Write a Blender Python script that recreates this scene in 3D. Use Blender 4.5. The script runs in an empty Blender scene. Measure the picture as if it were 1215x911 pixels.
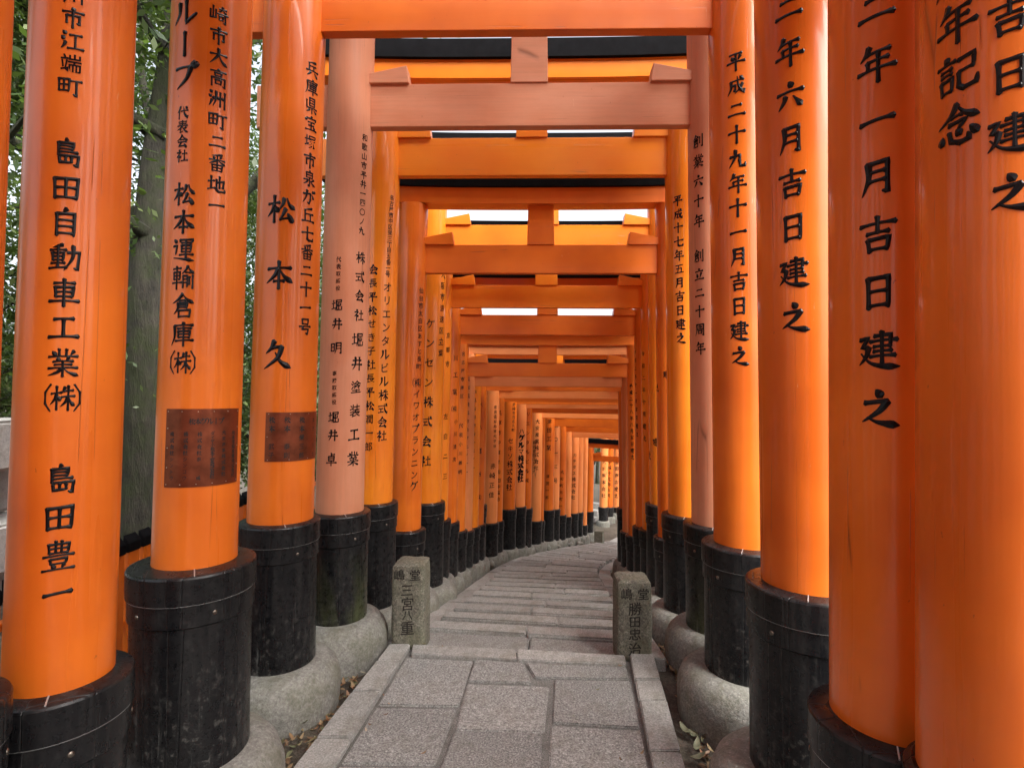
import bpy, bmesh, math, random
from mathutils import Vector, Matrix
import numpy as np
random.seed(7); RNG = np.random.default_rng(7)
SC = bpy.context.scene
COL = SC.collection
R = math.radians

# ------------------------------------------------------------------ camera
W_, H_, F_ = 1215.0, 911.0, 650.0
cam_d = bpy.data.cameras.new('camera'); cam = bpy.data.objects.new('camera', cam_d); COL.objects.link(cam)
cam_d.sensor_fit = 'HORIZONTAL'; cam_d.sensor_width = 36; cam_d.lens = F_ / W_ * 36
cam_d.clip_start = 0.05; cam_d.clip_end = 900
CM = Matrix.Rotation(R(90 + 1.1), 3, 'X') @ Matrix.Rotation(R(0.4), 3, 'Z')
cam.matrix_world = Matrix.Translation((0, 0, 1.5)) @ CM.to_4x4()
SC.camera = cam
SC.render.resolution_x = 1024; SC.render.resolution_y = 767

def ray(px, py):
    return (CM @ Vector(((px - W_ / 2) / F_, -(py - H_ / 2) / F_, -1))).normalized()
def P(px, py, Y):
    d = ray(px, py); t = Y / d.y
    return Vector((0, 0, 1.5)) + d * t
def GP(px, py, z=0.0):
    d = ray(px, py); t = (z - 1.5) / d.z
    return Vector((0, 0, 1.5)) + d * t

# ------------------------------------------------------------------ world and sun (bright overcast)
SUN_EL, SUN_AZ = 48, 140
world = bpy.data.worlds.new("World"); SC.world = world; world.use_nodes = True
wn = world.node_tree; wn.nodes.clear()
sky = wn.nodes.new('ShaderNodeTexSky'); sky.sky_type = 'NISHITA'; sky.sun_disc = False
sky.sun_elevation = R(SUN_EL); sky.sun_rotation = R(SUN_AZ)
sky.air_density = 1.0; sky.dust_density = 6.0; sky.ozone_density = 0.6
hsv = wn.nodes.new('ShaderNodeHueSaturation'); hsv.inputs['Saturation'].default_value = 0.35
bg = wn.nodes.new('ShaderNodeBackground'); bg.inputs[1].default_value = 0.14
wo = wn.nodes.new('ShaderNodeOutputWorld')
wn.links.new(sky.outputs[0], hsv.inputs['Color']); wn.links.new(hsv.outputs[0], bg.inputs[0]); wn.links.new(bg.outputs[0], wo.inputs[0])
sl = bpy.data.lights.new('sun', 'SUN'); sl.energy = 1.2; sl.angle = R(50); sl.color = (1, 0.96, 0.9)
so = bpy.data.objects.new('sun', sl); COL.objects.link(so)
sd = Vector((math.sin(R(SUN_AZ)) * math.cos(R(SUN_EL)), math.cos(R(SUN_AZ)) * math.cos(R(SUN_EL)), math.sin(R(SUN_EL))))
so.rotation_euler = sd.to_track_quat('Z', 'Y').to_euler()
SC.view_settings.view_transform = 'Standard'; SC.view_settings.look = 'None'
SC.view_settings.gamma = 1; SC.view_settings.exposure = 1.8
SC.cycles.max_bounces = 12; SC.cycles.diffuse_bounces = 8; SC.cycles.glossy_bounces = 4
SC.cycles.sample_clamp_indirect = 8

# ------------------------------------------------------------------ material helpers
class NT:
    def __init__(s, name):
        s.m = bpy.data.materials.new(name); s.m.use_nodes = True
        s.t = s.m.node_tree; s.b = s.t.nodes['Principled BSDF']
        s.tc = s.t.nodes.new('ShaderNodeTexCoord')
    def n(s, typ, **kw):
        x = s.t.nodes.new(typ)
        for k, v in kw.items(): setattr(x, k, v)
        return x
    def l(s, a, b): s.t.links.new(a, b)
    def mapped(s, scale, src='Object', loc=None):
        mp = s.n('ShaderNodeMapping'); mp.inputs['Scale'].default_value = scale
        s.l(s.tc.outputs[src], mp.inputs[0])
        if loc is not None: s.l(loc, mp.inputs['Location'])
        return mp.outputs[0]
    def noise(s, vec, scale, detail=4, rough=0.55):
        x = s.n('ShaderNodeTexNoise'); x.inputs['Scale'].default_value = scale
        x.inputs['Detail'].default_value = detail; x.inputs['Roughness'].default_value = rough
        s.l(vec, x.inputs['Vector']); return x.outputs[0]
    def ramp(s, fac, stops):
        x = s.n('ShaderNodeValToRGB'); e = x.color_ramp.elements
        while len(e) < len(stops): e.new(0.5)
        for i, (p, c) in enumerate(stops):
            e[i].position = p; e[i].color = (*c, 1) if len(c) == 3 else c
        s.l(fac, x.inputs[0]); return x.outputs[0]
    def mix(s, fac, a, b, mode='MIX'):
        x = s.n('ShaderNodeMix', data_type='RGBA', blend_type=mode)
        for sock, v in ((x.inputs[0], fac), (x.inputs[6], a), (x.inputs[7], b)):
            if hasattr(v, 'is_linked') or hasattr(v, 'links'): s.l(v, sock)
            elif isinstance(v, (int, float)): sock.default_value = v
            else: sock.default_value = (*v, 1)
        return x.outputs[2]
    def bump(s, h, strength, dist, prev=None):
        x = s.n('ShaderNodeBump'); x.inputs['Strength'].default_value = strength; x.inputs['Distance'].default_value = dist
        s.l(h, x.inputs['Height'])
        if prev is not None: s.l(prev, x.inputs['Normal'])
        return x.outputs[0]
    def objrand(s):
        x = s.n('ShaderNodeObjectInfo'); return x.outputs['Random']
    def math(s, op, a, b=0.0, clamp=False):
        x = s.n('ShaderNodeMath', operation=op); x.use_clamp = clamp
        for sock, v in ((x.inputs[0], a), (x.inputs[1], b)):
            if isinstance(v, (int, float)): sock.default_value = v
            else: s.l(v, sock)
        return x.outputs[0]

def paint(name, base, dark, rough=0.28, axis='z', faded=0.0, coat=0.35):
    s = NT(name); rnd = s.objrand()
    cx = s.n('ShaderNodeCombineXYZ'); s.l(s.math('MULTIPLY', rnd, 37.0), cx.inputs[0]); s.l(s.math('MULTIPLY', rnd, 17.0), cx.inputs[2])
    st = (1, 1, 0.03) if axis == 'z' else (0.03, 1, 1)
    v = s.mapped(st, loc=cx.outputs[0]); vi = s.mapped((1, 1, 1), loc=cx.outputs[0])
    grain = s.noise(v, 70, 4, 0.6)
    patch = s.noise(vi, 2.2, 3)
    c = s.mix(s.ramp(patch, [(0.35, (0, 0, 0)), (0.7, (1, 1, 1))]), base, dark)
    c = s.mix(s.math('MULTIPLY', s.ramp(grain, [(0.42, (0, 0, 0)), (0.62, (1, 1, 1))]), 0.05 + faded * 0.35), c, tuple(x * 0.6 for x in base))
    if faded:
        w = s.noise(s.mapped((1, 1, 0.25) if axis == 'z' else (0.25, 1, 1), loc=cx.outputs[0]), 6, 6, 0.7)
        c = s.mix(s.math('MULTIPLY', s.ramp(w, [(0.4, (0, 0, 0)), (0.7, (1, 1, 1))]), faded), c, tuple(min(1, x * 1.15 + 0.05) for x in base))
    # long vertical drying cracks and small chips
    vo = s.n('ShaderNodeTexVoronoi', feature='DISTANCE_TO_EDGE'); vo.inputs['Scale'].default_value = 7
    s.l(s.mapped((1, 1, 0.018) if axis == 'z' else (0.018, 1, 1), loc=cx.outputs[0]), vo.inputs['Vector'])
    crack = s.ramp(vo.outputs[0], [(0.0, (1, 1, 1)), (0.0055, (0, 0, 0))])
    cm = s.ramp(s.noise(vi, 3.1, 2), [(0.54, (0, 0, 0)), (0.6, (1, 1, 1))])
    crack = s.math('MULTIPLY', crack, cm)
    chip = s.ramp(s.noise(s.mapped((1, 1, 0.5), loc=cx.outputs[0]), 55, 3), [(0.74, (0, 0, 0)), (0.76, (1, 1, 1))])
    c = s.mix(s.math('MULTIPLY', crack, 0.6), c, (0.08, 0.02, 0.008))
    c = s.mix(s.math('MULTIPLY', chip, 0.5), c, (0.2, 0.05, 0.02))
    scf = s.ramp(s.noise(s.mapped((1, 1, 0.12), loc=cx.outputs[0]), 38, 4, 0.7), [(0.70, (0, 0, 0)), (0.735, (1, 1, 1))])
    scf = s.math('MULTIPLY', scf, s.ramp(s.noise(vi, 2.3, 2), [(0.5, (0, 0, 0)), (0.62, (1, 1, 1))]))
    c = s.mix(s.math('MULTIPLY', scf, 0.55), c, (0.80, 0.50, 0.32))
    s.l(c, s.b.inputs['Base Color'])
    rr = s.ramp(s.noise(v, 9, 3), [(0.3, (rough * 0.75,) * 3), (0.7, (rough * 1.35,) * 3)])
    s.l(rr, s.b.inputs['Roughness'])
    s.b.inputs['Coat Weight'].default_value = coat; s.b.inputs['Coat Roughness'].default_value = 0.07; s.b.inputs['Specular IOR Level'].default_value = 0.35
    h = s.bump(grain, 0.10, 0.002); h = s.bump(s.noise(s.mapped((1, 1, 0.22), loc=cx.outputs[0]), 7, 2), 0.5, 0.006, h)
    h = s.bump(s.math('SUBTRACT', 1.0, crack), 0.5, 0.002, h)
    s.l(h, s.b.inputs['Normal']); s.l(h, s.b.inputs['Coat Normal'])
    return s.m

OR = {}
def orange_set(key, base, dark, rough, faded, coat):
    OR[key] = (paint(key + '_post', base, dark, rough, 'z', faded, coat), paint(key + '_beam', base, dark, rough + .08, 'x', faded, coat * .4))
orange_set('vermilion', (0.73, 0.168, 0.015), (0.58, 0.115, 0.011), 0.30, 0.0, 0.28)
orange_set('deep', (0.78, 0.20, 0.018), (0.70, 0.155, 0.014), 0.34, 0.05, 0.25)
orange_set('bright', (0.84, 0.25, 0.018), (0.78, 0.19, 0.014), 0.26, 0.0, 0.35)
orange_set('faded', (0.62, 0.27, 0.15), (0.58, 0.21, 0.10), 0.55, 0.35, 0.03)
orange_set('weathered', (0.72, 0.24, 0.075), (0.60, 0.19, 0.06), 0.5, 0.3, 0.05)
orange_set('salmon', (0.86, 0.29, 0.085), (0.82, 0.24, 0.05), 0.4, 0.2, 0.1)

def black_mat(name, moss=0.0):
    s = NT(name); rnd = s.objrand()
    cx = s.n('ShaderNodeCombineXYZ'); s.l(s.math('MULTIPLY', rnd, 23.0), cx.inputs[0]); s.l(s.math('MULTIPLY', rnd, 11.0), cx.inputs[1])
    v = s.mapped((1, 1, 0.08), loc=cx.outputs[0]); vi = s.mapped((1, 1, 1), loc=cx.outputs[0])
    streak = s.noise(v, 26, 5, 0.65); sc = s.noise(vi, 34, 6, 0.75)
    c = s.mix(s.ramp(streak, [(0.45, (0, 0, 0)), (0.75, (1, 1, 1))]), (0.007, 0.007, 0.008), (0.020, 0.020, 0.020))
    sp = s.n('ShaderNodeSeparateXYZ'); s.l(s.tc.outputs['Object'], sp.inputs[0])
    low = s.ramp(sp.outputs[2], [(0.05, (1, 1, 1)), (0.6, (0.0, 0.0, 0.0))])
    scr = s.ramp(sc, [(0.55, (0, 0, 0)), (0.62, (1, 1, 1))])
    c = s.mix(s.math('MULTIPLY', s.math('MULTIPLY', scr, streak), s.math('ADD', s.math('MULTIPLY', low, 0.9), 0.12)), c, (0.16, 0.155, 0.14))
    if moss:
        mo = s.ramp(s.noise(s.mapped((1, 1, 0.35), loc=cx.outputs[0]), 5, 6, 0.7), [(0.45, (0, 0, 0)), (0.65, (1, 1, 1))])
        c = s.mix(s.math('MULTIPLY', s.math('MULTIPLY', mo, low), moss), c, (0.10, 0.115, 0.045))
    s.l(c, s.b.inputs['Base Color'])
    s.l(s.ramp(sc, [(0.3, (0.20,) * 3), (0.7, (0.42,) * 3)]), s.b.inputs['Roughness']); s.b.inputs['Specular IOR Level'].default_value = 0.32
    vo = s.n('ShaderNodeTexVoronoi', feature='DISTANCE_TO_EDGE'); vo.inputs['Scale'].default_value = 9
    s.l(s.mapped((1, 1, 0.02), loc=cx.outputs[0]), vo.inputs['Vector'])
    dr = s.ramp(s.noise(s.mapped((1, 1, 0.04), loc=cx.outputs[0]), 60, 3, 0.7), [(0.60, (0, 0, 0)), (0.72, (1, 1, 1))])
    c = s.mix(s.math('MULTIPLY', s.math('MULTIPLY', dr, s.math('ADD', low, 0.15)), 0.35), c, (0.20, 0.20, 0.185)); s.l(c, s.b.inputs['Base Color'])
    h = s.bump(s.ramp(vo.outputs[0], [(0, (0, 0, 0)), (0.02, (1, 1, 1))]), 0.6, 0.003)
    h = s.bump(streak, 0.25, 0.002, h)
    s.l(h, s.b.inputs['Normal'])
    return s.m
BLK = black_mat('black_lacquer'); BLKM = black_mat('black_lacquer_mossy', 0.7)

def simple(name, col, rough=0.5, metal=0.0, var=0.0, scale=20, bump=0.0):
    s = NT(name)
    n = s.noise(s.mapped((1, 1, 1)), scale, 5, 0.6)
    s.l(s.mix(s.ramp(n, [(0.3, (0, 0, 0)), (0.7, (1, 1, 1))]), tuple(c * (1 - var) for c in col), tuple(min(1, c * (1 + var)) for c in col)), s.b.inputs['Base Color'])
    s.b.inputs['Roughness'].default_value = rough; s.b.inputs['Metallic'].default_value = metal
    if bump: s.l(s.bump(n, 0.6, bump), s.b.inputs['Normal'])
    return s.m
INK = simple('ink_black', (0.006, 0.006, 0.007), 0.25)
INK.node_tree.nodes['Principled BSDF'].inputs['Specular IOR Level'].default_value = 0.2
CAP = simple('roof_black', (0.006, 0.006, 0.007), 0.8, 0, 0.3)
CAP.node_tree.nodes['Principled BSDF'].inputs['Specular IOR Level'].default_value = 0.05
SEAM = simple('seam_metal', (0.50, 0.50, 0.50), 0.3, 0.5)
RIVET = simple('rivet_metal', (0.20, 0.17, 0.14), 0.35, 0.9, 0.3)
BRONZE = simple('bronze_plate', (0.20, 0.055, 0.025), 0.38, 0.75, 0.35, 16)
BRONZE_INK = simple('bronze_ink', (0.012, 0.008, 0.006), 0.5)

def stone(name, a, b, speck=0.5, moss=0.0, bumpd=0.003, fine=160, per=0.12):
    s = NT(name); rnd = s.objrand()
    vi = s.mapped((1, 1, 1))
    big = s.noise(vi, 2.6, 5, 0.6); fi = s.noise(vi, fine, 3, 0.8); mid = s.noise(vi, 22, 6, 0.7)
    c = s.mix(s.ramp(big, [(0.3, (0, 0, 0)), (0.7, (1, 1, 1))]), a, b)
    c = s.mix(s.math('MULTIPLY', s.ramp(fi, [(0.40, (1, 1, 1)), (0.52, (0, 0, 0))]), speck), c, tuple(x * 0.35 for x in a))
    c = s.mix(s.math('MULTIPLY', s.ramp(fi, [(0.58, (0, 0, 0)), (0.66, (1, 1, 1))]), speck), c, tuple(min(1, x * 1.7) for x in b))
    c = s.mix(s.math('MULTIPLY', s.ramp(mid, [(0.5, (0, 0, 0)), (0.75, (1, 1, 1))]), 0.5), c, tuple(x * 0.5 for x in a))
    stn = s.noise(vi, 5.5, 7, 0.72)
    c = s.mix(s.math('MULTIPLY', s.ramp(stn, [(0.50, (0, 0, 0)), (0.64, (1, 1, 1))]), 0.45), c, (a[0] * .55, a[1] * .52, a[2] * .44))
    c = s.mix(s.math('MULTIPLY', s.ramp(stn, [(0.34, (1, 1, 1)), (0.42, (0, 0, 0))]), 0.30), c, tuple(min(1, x * 1.35) for x in b))
    if moss:
        c = s.mix(s.math('MULTIPLY', s.ramp(s.noise(vi, 6, 6, 0.7), [(0.45, (0, 0, 0)), (0.62, (1, 1, 1))]), moss), c, (0.115, 0.12, 0.06))
    if name.startswith('footing'):
        vo = s.n('ShaderNodeTexVoronoi', feature='DISTANCE_TO_EDGE'); vo.inputs['Scale'].default_value = 2.2
        wv = s.n('ShaderNodeVectorMath', operation='ADD'); nn = s.n('ShaderNodeTexNoise'); nn.inputs['Scale'].default_value = 5; s.l(vi, nn.inputs['Vector'])
        s.l(vi, wv.inputs[0]); s.l(nn.outputs[1], wv.inputs[1]); s.l(wv.outputs[0], vo.inputs['Vector'])
        ck = s.math('MULTIPLY', s.ramp(vo.outputs[0], [(0.0, (1, 1, 1)), (0.016, (0, 0, 0))]), s.ramp(mid, [(0.40, (0, 0, 0)), (0.55, (1, 1, 1))]))
        c = s.mix(s.math('MULTIPLY', ck, 0.28), c, (0.36, 0.36, 0.33))
    br = s.n('ShaderNodeMapRange'); br.inputs[3].default_value = 1 - per; br.inputs[4].default_value = 1 + per; s.l(rnd, br.inputs[0])
    hs = s.n('ShaderNodeHueSaturation'); s.l(br.outputs[0], hs.inputs['Value']); s.l(c, hs.inputs['Color'])
    s.l(hs.outputs[0], s.b.inputs['Base Color']); s.b.inputs['Roughness'].default_value = 0.85
    h = s.bump(fi, 0.5, bumpd * 0.5); h = s.bump(mid, 0.7, bumpd, h)
    s.l(h, s.b.inputs['Normal'])
    return s.m
ST_SLAB = stone('paving_stone', (0.215, 0.215, 0.205), (0.315, 0.313, 0.298), 0.8, 0.0, 0.005, 120, .10)
ST_KERB = stone('kerb_stone', (0.27, 0.268, 0.25), (0.37, 0.365, 0.345), 0.5, 0.05, 0.005, 120)
ST_STEP = stone('step_stone', (0.225, 0.224, 0.212), (0.33, 0.328, 0.312), 0.6, 0.04, 0.006, 110, .16)
ST_SOCK = stone('footing_concrete', (0.165, 0.163, 0.145), (0.285, 0.282, 0.255), 0.4, 0.28, 0.010, 70)
ST_MARK = stone('marker_stone', (0.115, 0.110, 0.085), (0.22, 0.215, 0.17), 0.7, 0.35, 0.012, 95)
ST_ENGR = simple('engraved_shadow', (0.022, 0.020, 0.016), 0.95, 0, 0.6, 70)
ST_WALL = stone('wall_stone', (0.33, 0.33, 0.32), (0.45, 0.44, 0.42), 0.3, 0.15)
MORTAR = stone('joint_mortar', (0.12, 0.118, 0.11), (0.20, 0.198, 0.185), 0.7)
SOIL = stone('soil', (0.06, 0.048, 0.036), (0.11, 0.09, 0.07), 0.5, 0.15, 0.02, 90)

# ------------------------------------------------------------------ object helpers
def link(o, parent=None):
    COL.objects.link(o)
    if parent is not None: o.parent = parent
    return o
def mesh_from(name, V, Fc, mat=None, smooth=False):
    me = bpy.data.meshes.new(name); me.from_pydata([tuple(v) for v in V], [], Fc); me.update()
    if mat is not None: me.materials.append(mat)
    if smooth:
        me.polygons.foreach_set('use_smooth', [True] * len(me.polygons))
        if smooth != 1: me.set_sharp_from_angle(angle=R(smooth))
    return me
def obj(name, me, parent=None, loc=None, rot=None):
    o = bpy.data.objects.new(name, me); link(o, parent)
    if loc is not None: o.location = loc
    if rot is not None: o.rotation_euler = rot
    return o
def tag(o, label=None, cat=None, group=None, kind=None):
    if label: o['label'] = label
    if cat: o['category'] = cat
    if group: o['group'] = group
    if kind: o['kind'] = kind
    return o
def empty(name, loc, rz=0.0):
    o = bpy.data.objects.new(name, None); link(o); o.location = loc; o.rotation_euler = (0, 0, rz); o.empty_display_size = 0.2
    return o
def bm_mesh(bm, name, mat, smooth=False):
    me = bpy.data.meshes.new(name); bm.to_mesh(me); bm.free(); me.materials.append(mat)
    if smooth:
        me.polygons.foreach_set('use_smooth', [True] * len(me.polygons)); me.set_sharp_from_angle(angle=R(smooth))
    return me
def hexa(pts, name, mat, bevel=0.0, jitter=0.0, seg=1):
    """8 points: 4 bottom, 4 top (ccw)."""
    bm = bmesh.new()
    vs = [bm.verts.new(Vector(p)) for p in pts]
    for f in ((3, 2, 1, 0), (4, 5, 6, 7), (0, 1, 5, 4), (1, 2, 6, 5), (2, 3, 7, 6), (3, 0, 4, 7)): bm.faces.new([vs[i] for i in f])
    bmesh.ops.recalc_face_normals(bm, faces=bm.faces)
    if bevel: bmesh.ops.bevel(bm, geom=list(bm.edges), offset=bevel, segments=seg, affect='EDGES')
    if jitter:
        for v in bm.verts: v.co += Vector((random.uniform(-1, 1), random.uniform(-1, 1), random.uniform(-1, 1))) * jitter
    return bm_mesh(bm, name, mat, 40 if seg > 1 else False)
def box(name, x0, x1, y0, y1, z0, z1, mat, bevel=0.003):
    return hexa([(x0, y0, z0), (x1, y0, z0), (x1, y1, z0), (x0, y1, z0), (x0, y0, z1), (x1, y0, z1), (x1, y1, z1), (x0, y1, z1)], name, mat, bevel)
def lathe(prof, n=48, name='lathe', mat=None, sm=40, wob=0.0):
    V = []; Fc = []
    ph = [random.uniform(0, 6.28) for _ in range(4)]
    for i, (r, z) in enumerate(prof):
        for k in range(n):
            a = 2 * math.pi * k / n
            rr = r * (1 + wob * (math.sin(2 * a + ph[0]) + 0.6 * math.sin(3 * a + ph[1] + z * 9) + 0.4 * math.sin(5 * a + ph[2])))
            V.append((rr * math.cos(a), rr * math.sin(a), z))
    for i in range(len(prof) - 1):
        for k in range(n):
            a, b = i * n + k, i * n + (k + 1) % n
            Fc.append((a, b, b + n, a + n))
    Fc.append(tuple(range((len(prof) - 1) * n, len(prof) * n)))
    return mesh_from(name, V, Fc, mat, sm)

# ------------------------------------------------------------------ brush writing
G = {}
def g(ch, s): G[ch] = s
# strokes: type letter then points; h = level stroke, v = upright, p = left sweep, n = right sweep, d = dot, k = bent stroke
g('一', 'h 10,54 90,46'); g('二', 'h 25,30 75,26;h 8,76 92,72'); g('十', 'h 8,43 92,38;v 50,6 50,96')
g('六', 'd 47,6 56,22;h 8,42 92,36;p 36,52 30,70 12,92;n 60,54 72,70 88,90')
g('九', 'p 42,8 39,45 10,92;k 14,40 64,34 62,62 66,86 88,87 91,70')
g('月', 'p 29,12 30,52 14,94;k 28,15 74,10 74,88 62,86;h 31,37 70,34;h 30,60 70,57')
g('日', 'v 27,14 28,92;k 27,16 74,12 73,90;h 29,49 71,46;h 29,85 71,82')
g('年', 'p 34,4 27,20 12,36;h 27,23 82,18;h 29,43 78,39;v 30,43 31,64;h 5,67 95,61;v 55,20 55,99')
g('吉', 'h 8,25 92,20;v 50,4 50,46;h 24,47 76,43;v 27,62 31,94;k 27,63 76,58 71,92;h 31,88 71,86')
g('建', 'k 40,15 78,11 77,40;h 30,29 93,24;h 38,42 78,39;h 38,54 80,51;h 30,67 88,63;v 58,3 58,84;k 6,24 26,19 12,44 27,42;p 27,42 21,66 4,88;n 8,58 30,82 60,91 98,92')
g('之', 'd 44,4 55,20;k 16,38 72,31;p 70,31 50,58 10,86;n 22,74 48,86 96,92')
g('平', 'h 18,17 80,12;d 29,27 38,44;p 72,23 67,34 60,45;h 5,58 95,51;v 50,14 50,99')
g('成', 'p 24,28 25,62 7,94;h 24,30 88,23;k 27,51 47,48 45,78 36,73;n 56,5 62,50 86,91;v 87,90 92,72;p 82,42 68,68 44,90;d 68,7 80,17')
g('記', 'd 22,4 31,14;h 4,23 48,19;h 13,35 40,33;h 13,46 40,44;v 13,58 16,90;k 13,59 41,56 39,88;h 16,86 39,84;k 54,22 88,17 87,47;h 56,50 87,46;k 56,50 56,82 66,90 92,86 95,68')
g('念', 'p 50,3 34,28 4,48;n 50,5 66,27 97,43;h 36,32 62,29;k 30,47 69,43 52,61;d 16,68 11,86;k 31,63 36,86 56,94 76,90 73,76;d 48,62 57,74;d 78,62 92,80')
MOKU = 'h 5,34 47,29;v 28,5 28,97;p 28,36 20,56 3,76;d 30,43 43,58'
g('松', MOKU + ';p 62,14 58,34 45,54;n 72,12 80,34 99,50;p 68,48 60,68 48,86;h 48,86 84,79;d 75,64 91,92')
g('本', 'h 8,31 92,25;v 50,3 50,99;p 48,30 34,54 4,80;n 52,30 68,54 98,76;h 31,73 69,71')
g('久', 'p 42,4 33,26 12,46;k 34,27 67,22;p 67,21 54,60 6,97;n 46,42 64,72 99,93')
g('島', 'p 52,0 44,12;v 25,14 26,60;k 26,15 71,12 70,34;h 28,25 69,24;h 28,36 69,35;h 26,48 84,44;k 26,60 87,56 83,92 72,88;v 48,62 48,82;k 29,66 31,84 66,81;v 66,64 66,81')
g('田', 'v 15,18 18,90;k 15,20 86,14 83,88;v 50,18 50,84;h 18,51 82,47;h 18,85 82,82')
g('自', 'p 54,0 42,16;v 24,18 25,97;k 24,20 77,16 76,96;h 26,42 74,40;h 26,64 74,62;h 26,88 74,86')
g('動', 'p 44,5 14,17;h 5,27 55,22;v 13,35 15,62;k 14,36 47,33 46,60;h 16,48 45,46;h 15,61 45,59;v 30,12 30,84;h 9,73 51,69;h 3,91 57,83;k 58,32 94,27 89,88 78,84;p 75,6 73,50 48,96')
g('車', 'h 18,19 82,14;v 23,31 26,66;k 23,33 78,28 75,64;h 26,49 74,46;h 26,65 74,62;h 5,83 95,77;v 50,2 50,99')
g('工', 'h 20,22 80,17;v 50,20 50,80;h 5,85 95,79')
g('業', 'v 38,2 39,25;v 60,2 59,25;d 18,11 28,24;p 82,7 72,23;h 6,31 94,26;d 33,33 38,43;p 67,31 60,43;h 20,47 80,43;h 24,58 76,55;h 6,71 94,66;v 50,43 50,99;p 46,70 34,83 6,96;n 54,70 68,83 97,94')
g('株', MOKU + ';p 60,8 49,32;h 56,24 92,20;h 46,47 98,42;v 73,2 73,99;p 71,46 62,66 43,84;n 75,46 83,66 99,82')
g('豊', 'v 22,11 24,42;k 22,13 80,10 77,41;h 24,27 77,25;h 24,42 77,40;v 42,1 42,41;v 59,1 58,41;h 6,53 94,48;v 27,61 30,77;k 27,61 74,58 71,76;h 30,77 70,75;d 33,80 40,90;p 67,79 60,90;h 4,98 96,93')
g('大', 'h 6,40 94,34;p 50,5 46,44 6,94;n 52,40 68,70 98,92')
g('市', 'd 46,2 54,15;h 6,26 94,20;v 24,40 25,78;k 24,41 77,37 76,76 66,72;v 50,20 50,99')
g('町', 'v 5,18 7,76;k 5,20 48,16 46,72;v 26,18 26,72;h 7,46 46,43;h 7,74 46,71;h 52,24 98,19;k 76,22 77,92 64,84')
g('江', 'd 12,8 24,20;d 6,34 18,45;p 24,58 18,76 6,92;h 40,24 90,19;v 64,22 64,82;h 32,88 98,82')
g('社', 'd 22,4 31,15;k 6,28 40,24 6,64;v 24,48 24,98;d 28,50 40,62;h 52,36 92,32;v 71,8 71,84;h 44,88 98,83')
g('会', 'p 50,3 34,28 3,48;n 50,5 66,27 98,44;h 34,39 66,37;h 14,57 86,53;k 44,57 22,86 76,81;d 66,68 86,95')
g('式', 'h 4,30 94,23;h 10,52 50,49;v 30,50 30,80;h 6,86 54,78;n 62,5 68,56 90,92;v 90,92 95,74;d 76,4 88,14')
g('七', 'h 6,48 94,38;k 46,6 46,82 56,90 88,88 92,72')
g('番', 'p 76,3 20,14;d 28,18 36,28;p 72,14 62,28;h 8,37 92,33;v 50,10 50,58;p 46,37 8,60;n 54,37 94,57;v 24,62 26,97;k 24,63 77,60 75,95;h 26,78 74,77;v 50,62 50,93;h 26,94 74,93')
g('号', 'v 28,8 30,40;k 28,9 73,6 70,37;h 30,38 70,37;h 8,54 92,50;k 34,53 28,70 74,67 66,98 52,92')
g('ル', 'p 28,16 27,54 4,88;k 56,8 58,86 96,52'); g('ー', 'v 50,8 51,92')
g('プ', 'h 12,26 76,20;p 74,20 58,62 20,96;k 88,2 80,10 88,18 96,10 88,2')
g('井', 'h 14,32 86,28;h 6,62 94,57;p 34,8 33,60 12,96;v 68,6 68,98')
g('兵', 'p 76,3 24,14;v 24,14 24,60;h 26,34 76,30;v 58,32 58,60;h 4,64 96,59;p 36,70 10,97;n 62,70 90,96')

g('地', 'h 4,40 36,34;v 20,10 20,76;h 2,84 38,72;k 46,44 88,28 84,66 76,64;v 64,6 64,72;k 48,24 48,82 60,90 92,86 94,72')
g('高', 'd 46,0 54,10;h 8,16 92,12;k 32,24 68,22 66,38;v 32,24 34,40;h 34,40 67,38;v 16,50 17,99;k 16,51 86,48 85,96 74,90;v 36,62 37,84;k 36,62 66,60 64,82;h 37,83 65,82')
g('県', 'v 34,4 34,54;k 34,5 74,3 73,54;h 35,20 73,19;h 35,36 73,35;h 35,53 73,52;v 14,20 15,66;h 15,68 92,64;v 52,68 52,99;p 34,74 26,84 12,94;n 66,74 76,82 90,92')
g('宝', 'd 47,2 55,12;d 14,18 12,32;k 14,20 88,16 82,30;h 26,42 76,39;h 30,62 72,59;h 8,90 94,86;v 50,42 50,88;d 66,68 78,78')
g('泉', 'p 54,0 44,10;v 26,12 27,46;k 26,13 74,11 73,44;h 27,28 73,27;h 27,44 73,43;v 50,46 50,97;d 50,97 40,90;k 8,60 38,56;p 38,56 28,74 6,88;p 86,50 74,58 58,66;n 54,60 70,76 96,90')
g('丘', 'p 78,4 26,16;v 26,16 26,84;h 28,44 88,39;v 66,42 66,84;h 4,88 96,84')
g('代', 'p 32,4 22,28 4,52;v 20,34 20,98;h 36,40 94,32;n 58,6 64,52 88,90;v 88,91 94,72;d 74,6 86,18')
g('表', 'h 16,14 84,10;h 20,28 80,25;h 6,43 94,39;v 50,2 50,42;p 48,43 32,60 4,74;v 34,60 32,92;h 32,92 52,82;p 82,50 70,60 60,66;n 50,46 66,72 97,92')
g('庫', 'd 50,0 56,10;h 14,16 94,12;p 15,16 16,60 2,96;h 28,27 88,24;v 32,38 33,64;k 32,38 82,36 80,62;h 33,50 81,49;h 33,63 81,62;h 20,78 96,74;v 56,20 56,99')
g('倉', 'p 50,0 32,22 4,40;n 50,2 68,22 97,38;h 36,28 64,26;k 32,38 70,36 69,56;h 32,47 69,46;h 32,56 69,55;p 30,38 30,60 12,84;v 34,68 35,98;k 34,69 82,66 80,96;h 35,94 80,92')
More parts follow.
